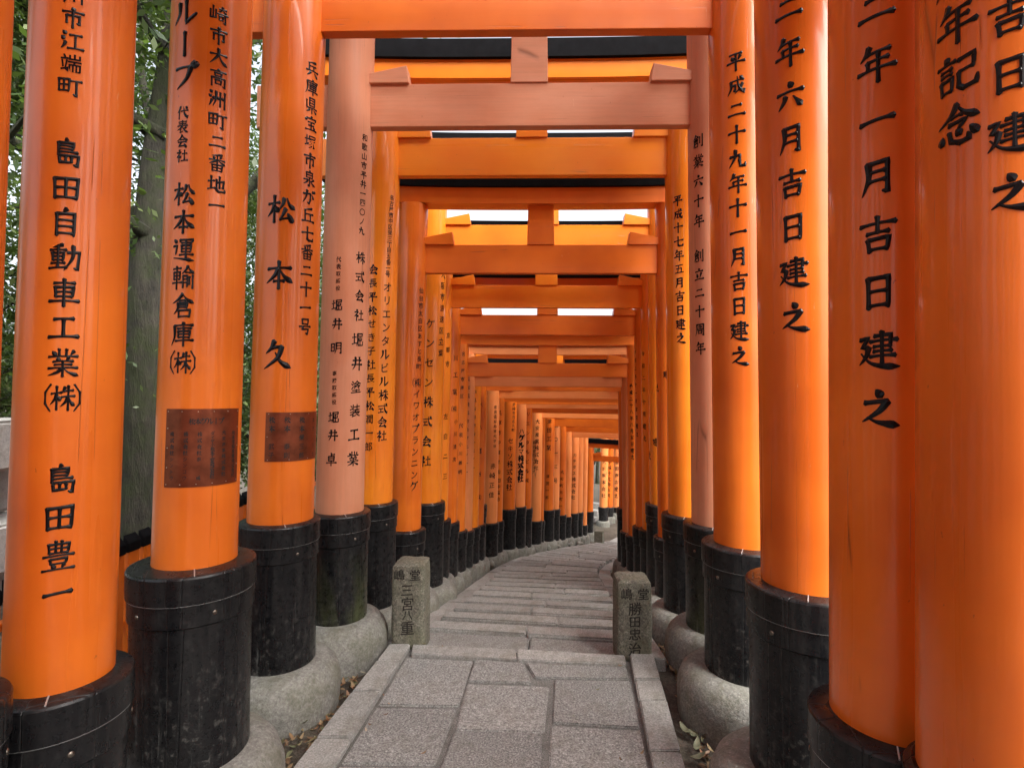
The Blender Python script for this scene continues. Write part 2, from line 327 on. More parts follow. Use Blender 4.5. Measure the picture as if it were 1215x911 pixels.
g('運', 'd 8,8 20,20;k 4,36 22,33 16,70;n 6,84 30,86 98,94;k 36,10 36,20;k 36,10 92,7 88,18;h 42,22 86,20;v 44,32 45,60;k 44,32 84,30 82,58;h 45,46 82,44;h 45,59 82,57;h 34,72 94,69;v 63,14 63,84')
g('輸', 'h 4,14 42,11;v 8,28 9,58;k 8,28 38,26 37,56;h 9,42 37,41;h 9,57 37,56;h 2,72 46,69;v 23,3 23,98;p 72,0 62,18 46,34;n 72,2 82,18 98,32;h 62,28 82,27;v 52,42 52,92;k 52,42 70,41 70,90;h 53,56 69,55;h 53,70 69,69;v 79,44 79,78;v 92,38 92,94')
g('洲', 'd 6,8 18,18;d 2,32 14,42;p 18,58 12,78 4,94;p 40,8 38,54 24,94;v 62,10 62,90;v 86,6 86,98;d 30,38 26,52;d 48,36 54,50;d 72,34 78,48')
g('が', 'k 8,34 62,28 60,66 50,90 38,84;p 36,8 28,52 6,90;n 70,30 80,42 86,60;d 76,6 84,18;d 90,2 98,14')
g('丁', 'h 8,20 92,15;k 52,18 52,90 38,82')
g('崎', 'v 20,8 20,72;k 6,30 6,74 34,70;v 34,26 34,72;h 50,18 90,14;p 70,4 64,22 48,36;n 70,20 78,28 90,36;h 42,46 98,42;v 52,56 53,78;k 52,56 72,55 71,76;h 53,77 71,76;k 84,44 84,92 74,86')
g('堀', 'h 2,38 32,33;v 17,10 17,78;h 0,84 34,74;k 44,10 90,7 88,24;h 44,26 88,24;p 44,10 44,60 34,96;v 66,30 66,88;k 52,38 53,56 82,54;v 82,36 82,54;k 48,64 49,90 92,87;v 92,62 92,88')
g('明', 'v 6,18 7,76;k 6,19 34,16 33,74;h 7,44 33,42;h 7,74 33,72;p 50,8 50,56 38,94;k 50,10 90,7 90,90 78,86;h 52,32 89,30;h 52,54 89,52')
g('卓', 'v 50,0 50,24;h 50,13 80,10;v 26,28 27,62;k 26,28 76,25 74,60;h 27,44 75,42;h 27,61 75,59;h 6,78 95,74;v 50,62 50,99')
g('創', 'p 32,0 22,18 2,34;n 32,2 42,12 58,26;h 20,28 44,26;k 16,38 48,36 47,54;h 16,46 47,45;h 16,54 47,53;p 15,38 15,66 2,92;v 20,66 21,94;k 20,66 50,64 49,92;h 21,91 49,90;v 68,20 68,70;k 90,4 90,94 78,88')
g('立', 'd 46,2 54,16;h 14,28 86,24;d 28,42 38,72;p 72,38 66,60 58,80;h 6,90 94,85')
g('周', 'p 18,10 18,60 4,97;k 18,11 84,8 84,93 72,88;h 34,30 70,28;v 52,18 52,46;h 28,47 74,45;v 36,58 37,80;k 36,58 68,57 66,78;h 37,79 67,78')
g('グ', 'p 36,6 26,30 8,50;k 34,22 74,18;p 74,18 60,58 22,94;d 82,4 88,14;d 94,0 99,10')

def stroke_poly(typ, pts, w):
    P_ = [np.array(p, float) for p in pts]
    # densify: smooth for sweeps, straight for bends
    if typ in 'pn' and len(P_) > 2:
        out = []
        Q = [P_[0]] + P_ + [P_[-1]]
        for i in range(1, len(Q) - 2):
            for t in np.linspace(0, 1, 6, endpoint=False):
                out.append(0.5 * ((2 * Q[i]) + (-Q[i - 1] + Q[i + 1]) * t + (2 * Q[i - 1] - 5 * Q[i] + 4 * Q[i + 1] - Q[i + 2]) * t * t + (-Q[i - 1] + 3 * Q[i] - 3 * Q[i + 1] + Q[i + 2]) * t ** 3))
        out.append(P_[-1]); L = out
    else:
        L = []
        for a, b in zip(P_[:-1], P_[1:]):
            n = max(3, int(np.linalg.norm(b - a) / 7))
            for t in np.linspace(0, 1, n, endpoint=False): L.append(a + (b - a) * t)
        L.append(P_[-1])
    L = np.array(L); n = len(L)
    if typ == 'h':   # slight arch
        t = np.linspace(0, 1, n); L[:, 1] -= np.sin(t * math.pi) * 0.02 * np.linalg.norm(P_[-1] - P_[0])
    seg = np.linalg.norm(np.diff(L, axis=0), axis=1); s = np.concatenate([[0], np.cumsum(seg)]); tot = s[-1]; u = s / tot
    e = np.array([10.0 / tot])[0]
    if typ == 'h': ww = 0.72 + 0.38 * np.exp(-((u) / 0.12) ** 2) + 0.62 * np.exp(-((1 - u) / 0.13) ** 2)
    elif typ == 'v': ww = 1.0 + 0.35 * np.exp(-((u) / 0.1) ** 2) - 0.12 * np.sin(u * math.pi) + 0.1 * np.exp(-((1 - u) / 0.1) ** 2)
    elif typ == 'p': ww = 1.35 * (1 - u) ** 0.7 + 0.22
    elif typ == 'n': ww = 0.45 + 1.35 * np.clip(u / 0.78, 0, 1) ** 1.6; ww[u > 0.8] *= np.clip((1.04 - u[u > 0.8]) / 0.24, 0.12, 1)
    elif typ == 'd': ww = 0.35 + 1.5 * np.sin(np.clip(u * 0.8 + 0.06, 0, 1) * math.pi * 0.78)
    else: ww = 0.95 + 0.3 * np.exp(-(u / 0.08) ** 2)
    if typ == 'k':
        # heavier at corners, taper at the very end
        for p in P_[1:-1]:
            d = np.linalg.norm(L - p, axis=1); ww = ww + 0.4 * np.exp(-(d / 7) ** 2)
        ww = ww * np.clip((1.12 - u) / 0.2, 0.35, 1)
    T = np.gradient(L, axis=0); T /= np.maximum(np.linalg.norm(T, axis=1)[:, None], 1e-6)
    N = np.stack([-T[:, 1], T[:, 0]], 1); hw = (ww * w / 2)[:, None]
    A = L + N * hw; B = L - N * hw
    # slanted brush entry and rounded exit
    c0 = L[0] - T[0] * hw[0] * 0.55 + N[0] * hw[0] * 0.35; c1 = L[-1] + T[-1] * hw[-1] * 0.6
    e3 = lambda p, z=0.0: np.array([p[0], p[1], z])
    V = [e3(c0)]
    for a, c, b, w_ in zip(A, L, B, hw): V += [e3(a), e3(c, w_[0] * 0.30), e3(b)]
    V.append(e3(c1))
    Fc = [(0, 2, 1), (0, 3, 2)]
    for i in range(n - 1):
        for j in (1, 2): Fc.append((j + 3 * i, j + 1 + 3 * i, j + 4 + 3 * i, j + 3 + 3 * i))
    Fc += [(3 * n - 2, 3 * n - 1, 3 * n + 1), (3 * n - 1, 3 * n, 3 * n + 1)]
    return np.array(V), Fc
GC = {}
TXT = None
def font_glyph(ch, off):
    cu = bpy.data.curves.new('t', 'FONT'); cu.body = ch; cu.size = 1.0; cu.offset = off; cu.resolution_u = 2
    cu.align_x = 'CENTER'; cu.fill_mode = 'FRONT'
    o = bpy.data.objects.new('t', cu); COL.objects.link(o)
    me = bpy.data.meshes.new_from_object(o.evaluated_get(bpy.context.evaluated_depsgraph_get()))
    bpy.data.objects.remove(o); bpy.data.curves.remove(cu)
    bm = bmesh.new(); bm.from_mesh(me); bpy.data.meshes.remove(me)
    for x in np.linspace(-0.42, 0.42, 6):
        bmesh.ops.bisect_plane(bm, geom=bm.verts[:] + bm.edges[:] + bm.faces[:], plane_co=(x, 0, 0), plane_no=(1, 0, 0))
    V = np.array([v.co[:] for v in bm.verts])
    if len(V) == 0: bm.free(); return np.zeros((0, 3)), []
    Fc = [tuple(v.index for v in f.verts) for f in bm.faces]; bm.free()
    V[:, 1] -= 0.30 if False else (V[:, 1].max() + V[:, 1].min()) / 2 * 0.5 + 0.35 * 0.5
    V[:, 1] += V[:, 0] * 0.09          # brush slant, rising to the right
    V[:, 2] = 0
    return V * 0.92, Fc
def glyph(ch, bold):
    key = (ch, bold)
    if key in GC: return GC[key]
    spec = G.get(ch)
    if ch == '㈱':
        V1, F1, _ = None, None, None
        V0, F0 = glyph('株', bold); V = [V0 * np.array([0.66, 0.9, 1])]; Fc = list(F0); n = len(V0)
        for st in ('20,2 5,30 5,70 20,98', '80,2 95,30 95,70 80,98'):
            pts = [tuple(map(float, q.split(','))) for q in st.split()]
            v, f = stroke_poly('p' if 0 else 'k', pts, 5.5 * bold)
            v3 = np.zeros((len(v), 3)); v3[:, 0] = (v[:, 0] - 50) / 100; v3[:, 1] = (50 - v[:, 1]) / 100; v3[:, 2] = v[:, 2] / 100
            V.append(v3); Fc += [tuple(i + n for i in q) for q in f]; n += len(v)
        GC[key] = (np.concatenate(V) * np.array([1.15, 1, 1]), Fc); return GC[key]
    if spec:
        VV = []; FF = []; n = 0; ns = spec.count(';') + 1
        w = (14.2 - 0.40 * min(ns, 14)) * bold
        for si, st in enumerate(spec.split(';')):
            a = st.split(); pts = [tuple(map(float, q.split(','))) for q in a[1:]]
            v, f = stroke_poly(a[0], pts, w)
            v3 = np.zeros((len(v), 3)); v3[:, 0] = (v[:, 0] - 50) / 100; v3[:, 1] = (50 - v[:, 1]) / 100; v3[:, 2] = si * 0.0006 + v[:, 2] / 100
            VV.append(v3); FF += [tuple(i + n for i in q) for q in f]; n += len(v)
        GC[key] = (np.concatenate(VV), FF)
    else:
        GC[key] = font_glyph(ch, 0.012 * bold)
    return GC[key]

def column_on_post(chars, heights, theta0, theta1, size, post_r, lean_x, rz0, bold=1.0, wid=0.92):
    """returns verts/faces in post-local space (axis along z, leaning dx = lean_x * z)."""
    V = []; Fc = []; n = 0
    m = len(chars)
    for i, (ch, hz) in enumerate(zip(chars, heights)):
        if ch in ' 　': continue
        gv, gf = glyph(ch, bold)
        if len(gv) == 0: continue
        t = i / max(1, m - 1); th = theta0 + (theta1 - theta0) * t
        x = gv[:, 0] * size * wid; y = gv[:, 1] * size
        z = hz + y; rr = post_r(z) + 0.0012 + gv[:, 2] * min(size, 0.2)
        a = th + x / post_r(hz)
        v = np.stack([rr * np.cos(a) + lean_x * z, rr * np.sin(a), z], 1)
        V.append(v); Fc += [tuple(k + n for k in q) for q in gf]; n += len(v)
    return (np.concatenate(V), Fc) if V else (np.zeros((0, 3)), [])

# ------------------------------------------------------------------ terrain profile and path line
S0, SL, S1 = 3.25, 0.22, 15.0
def gz(y):
    if y < S0: return 0.0
    if y < S1: return -SL * (y - S0)
    return -SL * (S1 - S0)
CL = [(-6, -1.02), (0, -0.29), (1.5, -0.12), (3.15, 0.06), (4, 0.15), (5.15, 0.30), (6.5, 0.42), (7.85, 0.56), (9, 0.80), (10, 1.09), (11.3, 1.58), (12.4, 2.06), (13.7, 2.72), (14.7, 3.30), (15.7, 3.95), (17.6, 5.3), (20.3, 7.4), (24, 10.4), (30, 15)]
_cy = np.array([c[0] for c in CL]); _cx = np.array([c[1] for c in CL])
def cx(y):
    # smoothed centre line
    return float(np.mean([np.interp(y + d, _cy, _cx) for d in (-0.5, -0.25, 0, 0.25, 0.5)]))
def ctan(y):
    d = cx(y + 0.4) - cx(y - 0.4); v = Vector((d, 0.8, 0)); return v.normalized()

# ------------------------------------------------------------------ ground
def grid_sheet(name, xs, ys, zf, mat, smooth=True):
    V = [(x, y, zf(x, y)) for y in ys for x in xs]; nx = len(xs)
    Fc = [(j * nx + i, j * nx + i + 1, (j + 1) * nx + i + 1, (j + 1) * nx + i) for j in range(len(ys) - 1) for i in range(nx - 1)]
    return mesh_from(name, V, Fc, mat, 1 if smooth else False)
def hill(x, y):
    d = abs(x - cx(min(max(y, -6), 30))) 
    return 0.0 if d < 2.6 else 0.0
def gnd(x, y):
    d = abs(x - cx(min(max(y, -6), 30)))
    n = 0.018 * math.sin(x * 5.1 + 1.3 * math.sin(y * 3.7)) + 0.014 * math.sin(y * 6.3 + x * 2.2)
    if d < 0.95: n *= 0.2
    return gz(y) - 0.085 + n + (0.05 if d > 1.5 else 0.0)
xs = list(np.arange(-8, 12, 0.16)); ys = list(np.arange(-3, 22, 0.16))
xs = [-400, -150, -60, -30, -15] + xs + [15, 20, 30, 60, 150, 400]
ys = [-400, -150, -60, -25, -10, -5] + ys + [24, 30, 45, 80, 160, 420]
tag(obj('ground', grid_sheet('ground', xs, ys, gnd, SOIL)), kind='structure')

# ------------------------------------------------------------------ path, platform slabs, kerbs, steps
path = tag(obj('path', grid_sheet('path_bed', [-0.66 + 0.33 * i for i in range(5)], list(np.arange(-4, 26, 0.3)), lambda x, y: 0, MORTAR)), kind='structure')
me = path.data
for v in me.vertices:
    y = v.co.y; t = ctan(y); nrm = Vector((t.y, -t.x, 0)); c = Vector((cx(y), y, 0)) + nrm * v.co.x
    v.co = (c.x, c.y, gz(y) - (0.012 if y < S0 else 0.05))
def quad_slab(name, q, mat, thick=0.10, top=0.0, bevel=0.006, jit=0.0015, parent=path):
    """q: four ground points ccw (Vector, z used as slope)."""
    c = sum((Vector(p) for p in q), Vector()) / 4
    pts = [Vector(p) - c + Vector((0, 0, top - thick)) for p in q] + [Vector(p) - c + Vector((0, 0, top)) for p in q]
    me = hexa(pts, name, mat, bevel, jit, 2)
    return obj(name, me, parent, c)
def inset(q, d):
    c = sum((Vector(p) for p in q), Vector()) / 4
    return [Vector(p) + (c - Vector(p)).normalized() * d for p in q]
def cp(px, py, ox=370, oy=640, s=2.43):     # point of the paving read in an enlarged view
    return GP(ox + px / s, oy + py / s, 0.0)
SL_ = [[(272, 338), (466, 346), (424, 478), (190, 474)], [(470, 346), (612, 354), (634, 412), (448, 408)],
       [(616, 354), (908, 366), (916, 400), (640, 396)], [(446, 412), (686, 420), (671, 552), (414, 544)],
       [(698, 402), (918, 404), (947, 541), (692, 525)], [(184, 482), (418, 484), (356, 646), (82, 642)],
       [(410, 549), (666, 556), (658, 706), (352, 702)], [(688, 529), (950, 545), (978, 690), (680, 684)],
       [(76, 652), (352, 654), (296, 860), (-60, 850)], [(350, 708), (654, 712), (640, 880), (290, 874)], [(676, 694), (982, 698), (1020, 900), (664, 890)]]
for q in SL_:
    w = [cp(*p) for p in q]; w = [w[3], w[2], w[1], w[0]]
    quad_slab('paving_slab', inset(w, 0.003), ST_SLAB, top=random.uniform(-0.004, 0.003), jit=0.0015)
# slabs under and behind the camera
def local(y, off, z=None):
    t = ctan(y); nrm = Vector((t.y, -t.x, 0)); c = Vector((cx(y), y, 0)) + nrm * off; c.z = gz(y) if z is None else z; return c
yy = 1.36
while yy > -3:
    d = 0.62
    for a, b in ((-0.61, -0.2), (-0.19, 0.21), (0.22, 0.61)):
        quad_slab('paving_slab', [local(yy - d + 0.008, a), local(yy - d + 0.008, b), local(yy, b), local(yy, a)], ST_SLAB, top=random.uniform(-0.004, 0.003))
    yy -= d
# crossing edge strip
for q in ([(291, 306), (587, 320), (590, 350), (286, 334)], [(592, 320), (902, 338), (906, 363), (594, 350)]):
    w = [cp(*p) for p in q]; quad_slab('edge_strip', [w[3], w[2], w[1], w[0]], ST_KERB, top=0.012, bevel=0.005)
# kerbs of the platform
def interp_px(a, b, t): return (a[0] + (b[0] - a[0]) * t, a[1] + (b[1] - a[1]) * t)
LO, LI = ((463, 765.5), (330, 937)), ((487, 766), (380, 937))
cuts = [0, 0.12, 0.34, 0.66, 1.0]
for a, b in zip(cuts[:-1], cuts[1:]):
    q = [GP(*interp_px(*LO, b - 0.004)), GP(*interp_px(*LI, b - 0.004)), GP(*interp_px(*LI, a + 0.004)), GP(*interp_px(*LO, a + 0.004))]
    quad_slab('kerb_stone', q, ST_KERB, thick=0.16, top=0.018 + random.uniform(-0.004, 0.004))
RO, RI = ((775, 777), (819, 937)), ((747, 777), (779, 937))
cuts = [0, 0.2, 0.36, 0.74, 1.0]
for a, b in zip(cuts[:-1], cuts[1:]):
    q = [GP(*interp_px(*RI, b - 0.004)), GP(*interp_px(*RO, b - 0.004)), GP(*interp_px(*RO, a + 0.004)), GP(*interp_px(*RI, a + 0.004))]
    quad_slab('kerb_stone', q, ST_KERB, thick=0.16, top=0.018 + random.uniform(-0.004, 0.004))
for side in (-1, 1):
    y = 1.9
    while y > -3:
        a, b = (0.64 * side, 0.78 * side); a, b = min(a, b), max(a, b)
        quad_slab('kerb_stone', [local(y - 0.74, a), local(y - 0.74, b), local(y, b), local(y, a)], ST_KERB, thick=0.16, top=0.016)
        y -= 0.75
    y = S0 + 0.02
    while y < 19:
        L = random.uniform(0.62, 1.0); L = min(L, 19.2 - y); a, b = sorted((0.665 * side, 0.83 * side))
        quad_slab('kerb_stone', [local(y, a), local(y, b), local(y + L - 0.01, b), local(y + L - 0.01, a)], ST_KERB, thick=0.2, top=0.0 + random.uniform(-0.006, 0.006), jit=0.003)
        y += L
# steps going down
RUN = 0.385; NST = int((S1 - S0) / RUN)
for k in range(NST):
    y0 = S0 + 0.03 + k * RUN; z = -SL * RUN * (k + 0.42)
    cutx = [-0.65, random.uniform(-0.3, 0.3), 0.65]
    if k % 3 == 1: cutx = [-0.65, 0.65]
    for a, b in zip(cutx[:-1], cutx[1:]):
        quad_slab('step_slab', [local(y0, a + .004, z), local(y0, b - .004, z), local(y0 + RUN * .62, b - .004, z - .004), local(y0 + RUN * .62, a + .004, z - .004)], ST_STEP, thick=0.12, top=random.uniform(-0.004, 0.003), bevel=0.010, jit=0.003)
    cutx = [-0.65, random.uniform(-0.2, 0.3), 0.65]
    for a, b in zip(cutx[:-1], cutx[1:]):
        quad_slab('step_edge', [local(y0 + RUN * .64, a + .003, z), local(y0 + RUN * .64, b - .003, z), local(y0 + RUN * .985, b - .003, z - .003), local(y0 + RUN * .985, a + .003, z - .003)], ST_KERB, thick=0.13, top=0.010 + random.uniform(-0.005, 0.004), bevel=0.010, jit=0.003)
y = S0 + 0.03 + NST * RUN
while y < 19:
    for a, b in ((-0.65, -0.22), (-0.21, 0.24), (0.25, 0.65)):
        quad_slab('paving_slab', [local(y, a), local(y, b), local(y + 0.54, b), local(y + 0.54, a)], ST_KERB, thick=0.1, top=random.uniform(-0.006, 0.0))
    y += 0.55

# ------------------------------------------------------------------ torii gates
def V3(p): return Vector(p)
def post_mesh(r0, h, z0, lean, mat):
    """upright at local origin, from z0 to h, slight entasis and taper, leaning dx per metre = lean"""
    n = 56; rings = [z0 + (h - z0) * t for t in (0, 0.15, 0.3, 0.45, 0.6, 0.75, 0.9, 1)]
    V = []; Fc = []
    for z in rings:
        r = r0 * (1.0 - 0.018 * z)
        for k in range(n):
            a = 2 * math.pi * k / n; V.append((r * math.cos(a) + lean * z, r * math.sin(a), z))
    for i in range(len(rings) - 1):
        for k in range(n):
            a, b = i * n + k, i * n + (k + 1) % n; Fc.append((a, b, b + n, a + n))
    Fc.append(tuple(range((len(rings) - 1) * n, len(rings) * n)))
    return mesh_from('post', V, Fc, mat, 40)
BAT = math.tan(R(0.85))
POSTS = {}
def make_gate(idx, L, Rr, paintkey, nuki_z, nuki_h, kas_z, label, mossL=False, mossR=False, hi=True):
    """L, Rr = (Y, px, ytop_px, post radius, sleeve radius); nuki_z / kas_z = absolute heights."""
    pm, bmm = OR[paintkey]
    if idx <= 14:     # the gates stand almost square to the lens
        m_, h_ = (L[0] + Rr[0]) / 2, (L[0] - Rr[0]) * 0.19
        L = (m_ + h_, *L[1:3], L[3] * (m_ + h_) / L[0], L[4] * (m_ + h_) / L[0]); Rr = (m_ - h_, *Rr[1:3], Rr[3] * (m_ - h_) / Rr[0], Rr[4] * (m_ - h_) / Rr[0])
    bats = (BAT, {0: -0.003, 1: 0.001}.get(idx, BAT * 0.9))
    tops = []
    for (Y, px, yt, r, sr) in (L, Rr): tops.append(P(px, yt, Y))
    gL, gR = gz(L[0]) , gz(Rr[0])
    gr = (gL + gR) / 2
    hL, hR = tops[0].z - gr, tops[1].z - gr
    # axis foot positions at ground level, undoing the batter
    A = Vector((tops[0].x, tops[0].y, gr)); B = Vector((tops[1].x, tops[1].y, gr))
    d = (B - A).normalized(); A = A - d * bats[0] * hL; B = B + d * bats[1] * hR
    mid = (A + B) / 2; half = (B - A).length / 2; rz = math.atan2(d.y, d.x)
    root = empty('torii_gate', mid, rz); tag(root, label, 'torii gate', 'orange torii gates lining the path')
    nz, kz = nuki_z - gr, kas_z - gr
    for s, (Y, px, yt, r, sr), hb, sx, moss in ((0, L, hL, -half, mossL), (1, Rr, hR, half, mossR)):
        lean = bats[s] * (1 if s == 0 else -1)
        po = obj('post', post_mesh(r, kz + 0.005, hb - 0.05, lean, pm), root, (sx, 0, 0))
        rb = r * (1.0 - 0.018 * hb)
        k = 0.0
        prof = [(sr - 0.012, 0.10), (sr - 0.010, hb - 0.185), (sr - 0.002, hb - 0.178), (sr - 0.002, hb - 0.108), (sr + 0.004, hb - 0.100), (sr + 0.004, hb - 0.014),
                (sr + 0.001, hb - 0.008), (sr - 0.006, hb - 0.005), (rb + 0.006, hb + 0.001), (rb - 0.004, hb + 0.0015)]
        sl = obj('base_sleeve', lathe(prof, 64 if hi else 32, 'base_sleeve', BLKM if moss else BLK, 14), root, (sx + lean * hb * 0.6, 0, 0))
        if hi:
            for ang in ((-58,) if s == 0 else (-118,)):
                a = R(ang); jn = box('collar_joint', -.0016, .0016, 0, sr - rb - .006, -.0014, .0026, SEAM, 0)
                q = obj('collar_joint', jn, sl, ((rb + .004) * math.cos(a), (rb + .004) * math.sin(a), hb + .001), (-math.atan2(.006, sr - rb - .006), 0, a - R(90)))
            rp = [(sr + 0.0045, -0.0015), (sr + 0.0062, -0.0008), (sr + 0.0062, 0.0008), (sr + 0.0045, 0.0015)]
            def ring(z, rr):
                V = []; Fc = []; n = 64
                for (dr, dz) in ((0, -.0022), (.0034, -.0014), (.0034, .0014), (0, .0022)):
                    for q in range(n): V.append(((rr + dr) * math.cos(q * 2 * math.pi / n), (rr + dr) * math.sin(q * 2 * math.pi / n), z + dz))
                for i in range(3):
                    for q in range(n): Fc.append((i * n + q, i * n + (q + 1) % n, (i + 1) * n + (q + 1) % n, (i + 1) * n + q))
                return mesh_from('seam_ring', V, Fc, SEAM, 40)
            obj('seam_ring', ring(hb - 0.102, sr - 0.0012), sl); 
            for ang in (-112, -40, 35, 118, 190) if s == 0 else (-150, -70, 10, 80, 150):
                a = R(ang); rv = RIV; o = obj('rivet', rv, sl, ((sr - 0.003) * math.cos(a), (sr - 0.003) * math.sin(a), hb - 0.142), (0, R(90), 0))
                o.rotation_euler = Vector((math.cos(a), math.sin(a), 0)).to_track_quat('Z', 'Y').to_euler()
        # footing stone: rounded ring
        w = random.uniform(0.10, 0.14) if hi else random.uniform(.045, .085)
        ht = 0.16 + random.uniform(-0.015, 0.02)
        fp = [(sr + w * 0.92, -0.14), (sr + w, 0.0), (sr + w * 0.98, ht * 0.4), (sr + w * 0.82, ht * 0.72), (sr + w * 0.55, ht * 0.93), (sr + w * 0.25, ht), (sr - 0.02, ht * 1.0)]
        obj('footing_stone', lathe(fp, 48 if hi else 20, 'footing_stone', ST_SOCK, 60, 0.012), root, (sx + lean * 0.1, 0, 0))
        POSTS[(idx, s)] = dict(root=root, po=po, mid=mid, rz=rz, sx=sx, lean=lean, r=r, gr=gr, hb=hb)
    # tie beam through both posts
    ex = half + 0.52
    xin = lambda z: half - BAT * z
    nb = obj('tie_beam', box('tie_beam', -ex, ex, -0.030, 0.030, nz, nz + nuki_h, bmm), root)
    rt = L[3] * (1 - 0.018 * nz)
    for s in (-1, 1):
        for oside in (1,):
            xa = s * (xin(nz + nuki_h) - rt + 0.03); xb = s * (xin(nz + nuki_h) - rt - 0.23)
            z0 = nz + nuki_h - 0.002
            pts = [(xa, -.05, z0), (xb, -.05, z0), (xb, .05, z0), (xa, .05, z0), (xa, -.05, z0 + .055), (xb + s * .015, -.05, z0 + .105), (xb + s * .015, .05, z0 + .105), (xa, .05, z0 + .055)]
            obj('wedge', hexa(pts, 'wedge', bmm, 0.003), nb)
    g0 = nz + nuki_h; pts = [(-.112, -.04, g0), (.112, -.04, g0), (.112, .04, g0), (-.112, .04, g0), (-.105, -.04, kz), (.105, -.04, kz), (.105, .04, kz), (-.105, .04, kz)]
    obj('centre_strut', hexa(pts, 'centre_strut', bmm, 0.003), root)
    # top beam, ends sweep up slightly, with black roof cap
    def swept(x1, y0, y1, z0, z1, name, mat, up=0.05):
        V = []; Fc = []; xs = np.linspace(-x1, x1, 17)
        for x in xs:
            dz = up * (abs(x) / x1) ** 3
            for (y, z) in ((y0[0], z0), (y0[1], z0), (y1[1], z1), (y1[0], z1)): V.append((x, y, z + dz))
        for i in range(len(xs) - 1):
            for q in range(4): a = i * 4 + q; b = i * 4 + (q + 1) % 4; Fc.append((a, b, b + 4, a + 4))
        Fc += [(3, 2, 1, 0), tuple(len(V) - 4 + q for q in range(4))]
        return mesh_from(name, V, Fc, mat, 30)
    capd = .125 if idx < 8 else .095
    tb = obj('top_beam', swept(half + 0.62, (-capd + .04, capd - .04), (-capd + .03, capd - .03), kz, kz + .125, 'top_beam', bmm), root)
    obj('roof_cap', swept(half + 0.68, (-capd, capd), (-capd - .01, capd + .01), kz + .127, kz + .25, 'roof_cap', CAP), tb)
    return root
bm = bmesh.new(); bmesh.ops.create_uvsphere(bm, u_segments=12, v_segments=6, radius=0.0085)
for v in bm.verts: v.co.z *= 0.55
RIV = bm_mesh(bm, 'rivet', RIVET, 60)

def auto_right(Y, px, yt, yaw, W=2.25):
    p = P(px, yt, Y); q = Vector((p.x + W * math.cos(R(yaw)), p.y - W * math.sin(R(yaw)), p.z))
    # back to pixel for the common interface
    c = CM.inverted() @ (q - Vector((0, 0, 1.5))); 
    return (q.y, W_ / 2 + F_ * c.x / -c.z, H_ / 2 - F_ * c.y / -c.z)

# absolute heights: nuki bottom, nuki height, top beam underside
make_gate(0, (1.22, -108, 842, .13, .17), (1.05, 1201, 932, .15, .165), 'vermilion', 3.25, .26, 3.85, 'nearest torii gate, its glossy right post cut by the right edge of the photo, reading 年記念')
make_gate(1, (1.55, 72, 800, .127, .172), (1.38, 1057, 850, .135, .18), 'vermilion', 3.22, .26, 3.85, 'glossy orange torii gate whose left post reads 島田自動車工業, second nearest')
make_gate(2, (2.12, 232, 663, .148, .215), (1.95, 959, 690, .156, .207), 'vermilion', 3.30, .26, 3.90, 'orange torii gate whose left post carries the larger bronze plaque')
make_gate(3, (2.83, 333, 615, .162, .195), (2.68, 885, 643, .15, .205), 'vermilion', 3.335, .27, 3.95, 'orange torii gate whose left post reads 松本久 above the smaller bronze plaque')
make_gate(4, (3.37, 403, 605, .145, .186), (3.20, 851, 620, .145, .19), 'faded', 3.11, .26, 3.82, 'faded pinkish torii gate, the one matt gate among glossy orange neighbours', mossL=True, mossR=True)
make_gate(5, (3.98, 442.6, 594, .14, .18), (3.82, 817, 609, .14, .183), 'bright', 3.06, .27, 3.73, 'bright orange torii gate just behind the faded pink one')
make_gate(6, (4.60, 481, 626, .13, .17), (4.45, 800, 636, .13, .165), 'vermilion', 2.50, .235, 3.06, 'low orange torii gate with short black sleeves, second behind the faded pink one')
make_gate(7, (5.20, 506, 594, .14, .18), (5.07, 789, 597, .14, .18), 'bright', 2.84, .25, 3.66, 'orange torii gate with tall black sleeves behind the low one, left post reading セン株式会社')
make_gate(8, (5.55, 516, 615, .13, .165), (5.45, 778, 627, .13, .165), 'bright', 2.37, .225, 2.97, 'orange torii gate whose left post reads 京都市, directly behind the tall sleeved one', hi=False)
NK = {9: (2.14, .215, 2.62), 10: (1.71, .16, 2.08), 11: (1.60, .15, 2.0), 12: (1.62, .16, 2.1), 13: (1.55, .16, 2.0), 14: (1.60, .16, 2.1), 15: (1.44, .13, 1.85), 16: (1.38, .15, 1.8),
      17: (1.33, .13, 1.75), 18: (1.25, .14, 1.7), 19: (1.15, .14, 1.6), 20: (1.03, .20, 1.5), 21: (1.0, .15, 1.45), 22: (0.80, .2, 1.3), 23: (0.78, .15, 1.2), 24: (0.62, .15, 1.05),
      25: (0.45, .25, 1.0), 26: (0.46, .15, 1.0), 27: (0.48, .15, 1.0), 28: (0.5, .15, 1.0), 29: (-0.37, .16, 0.0)}
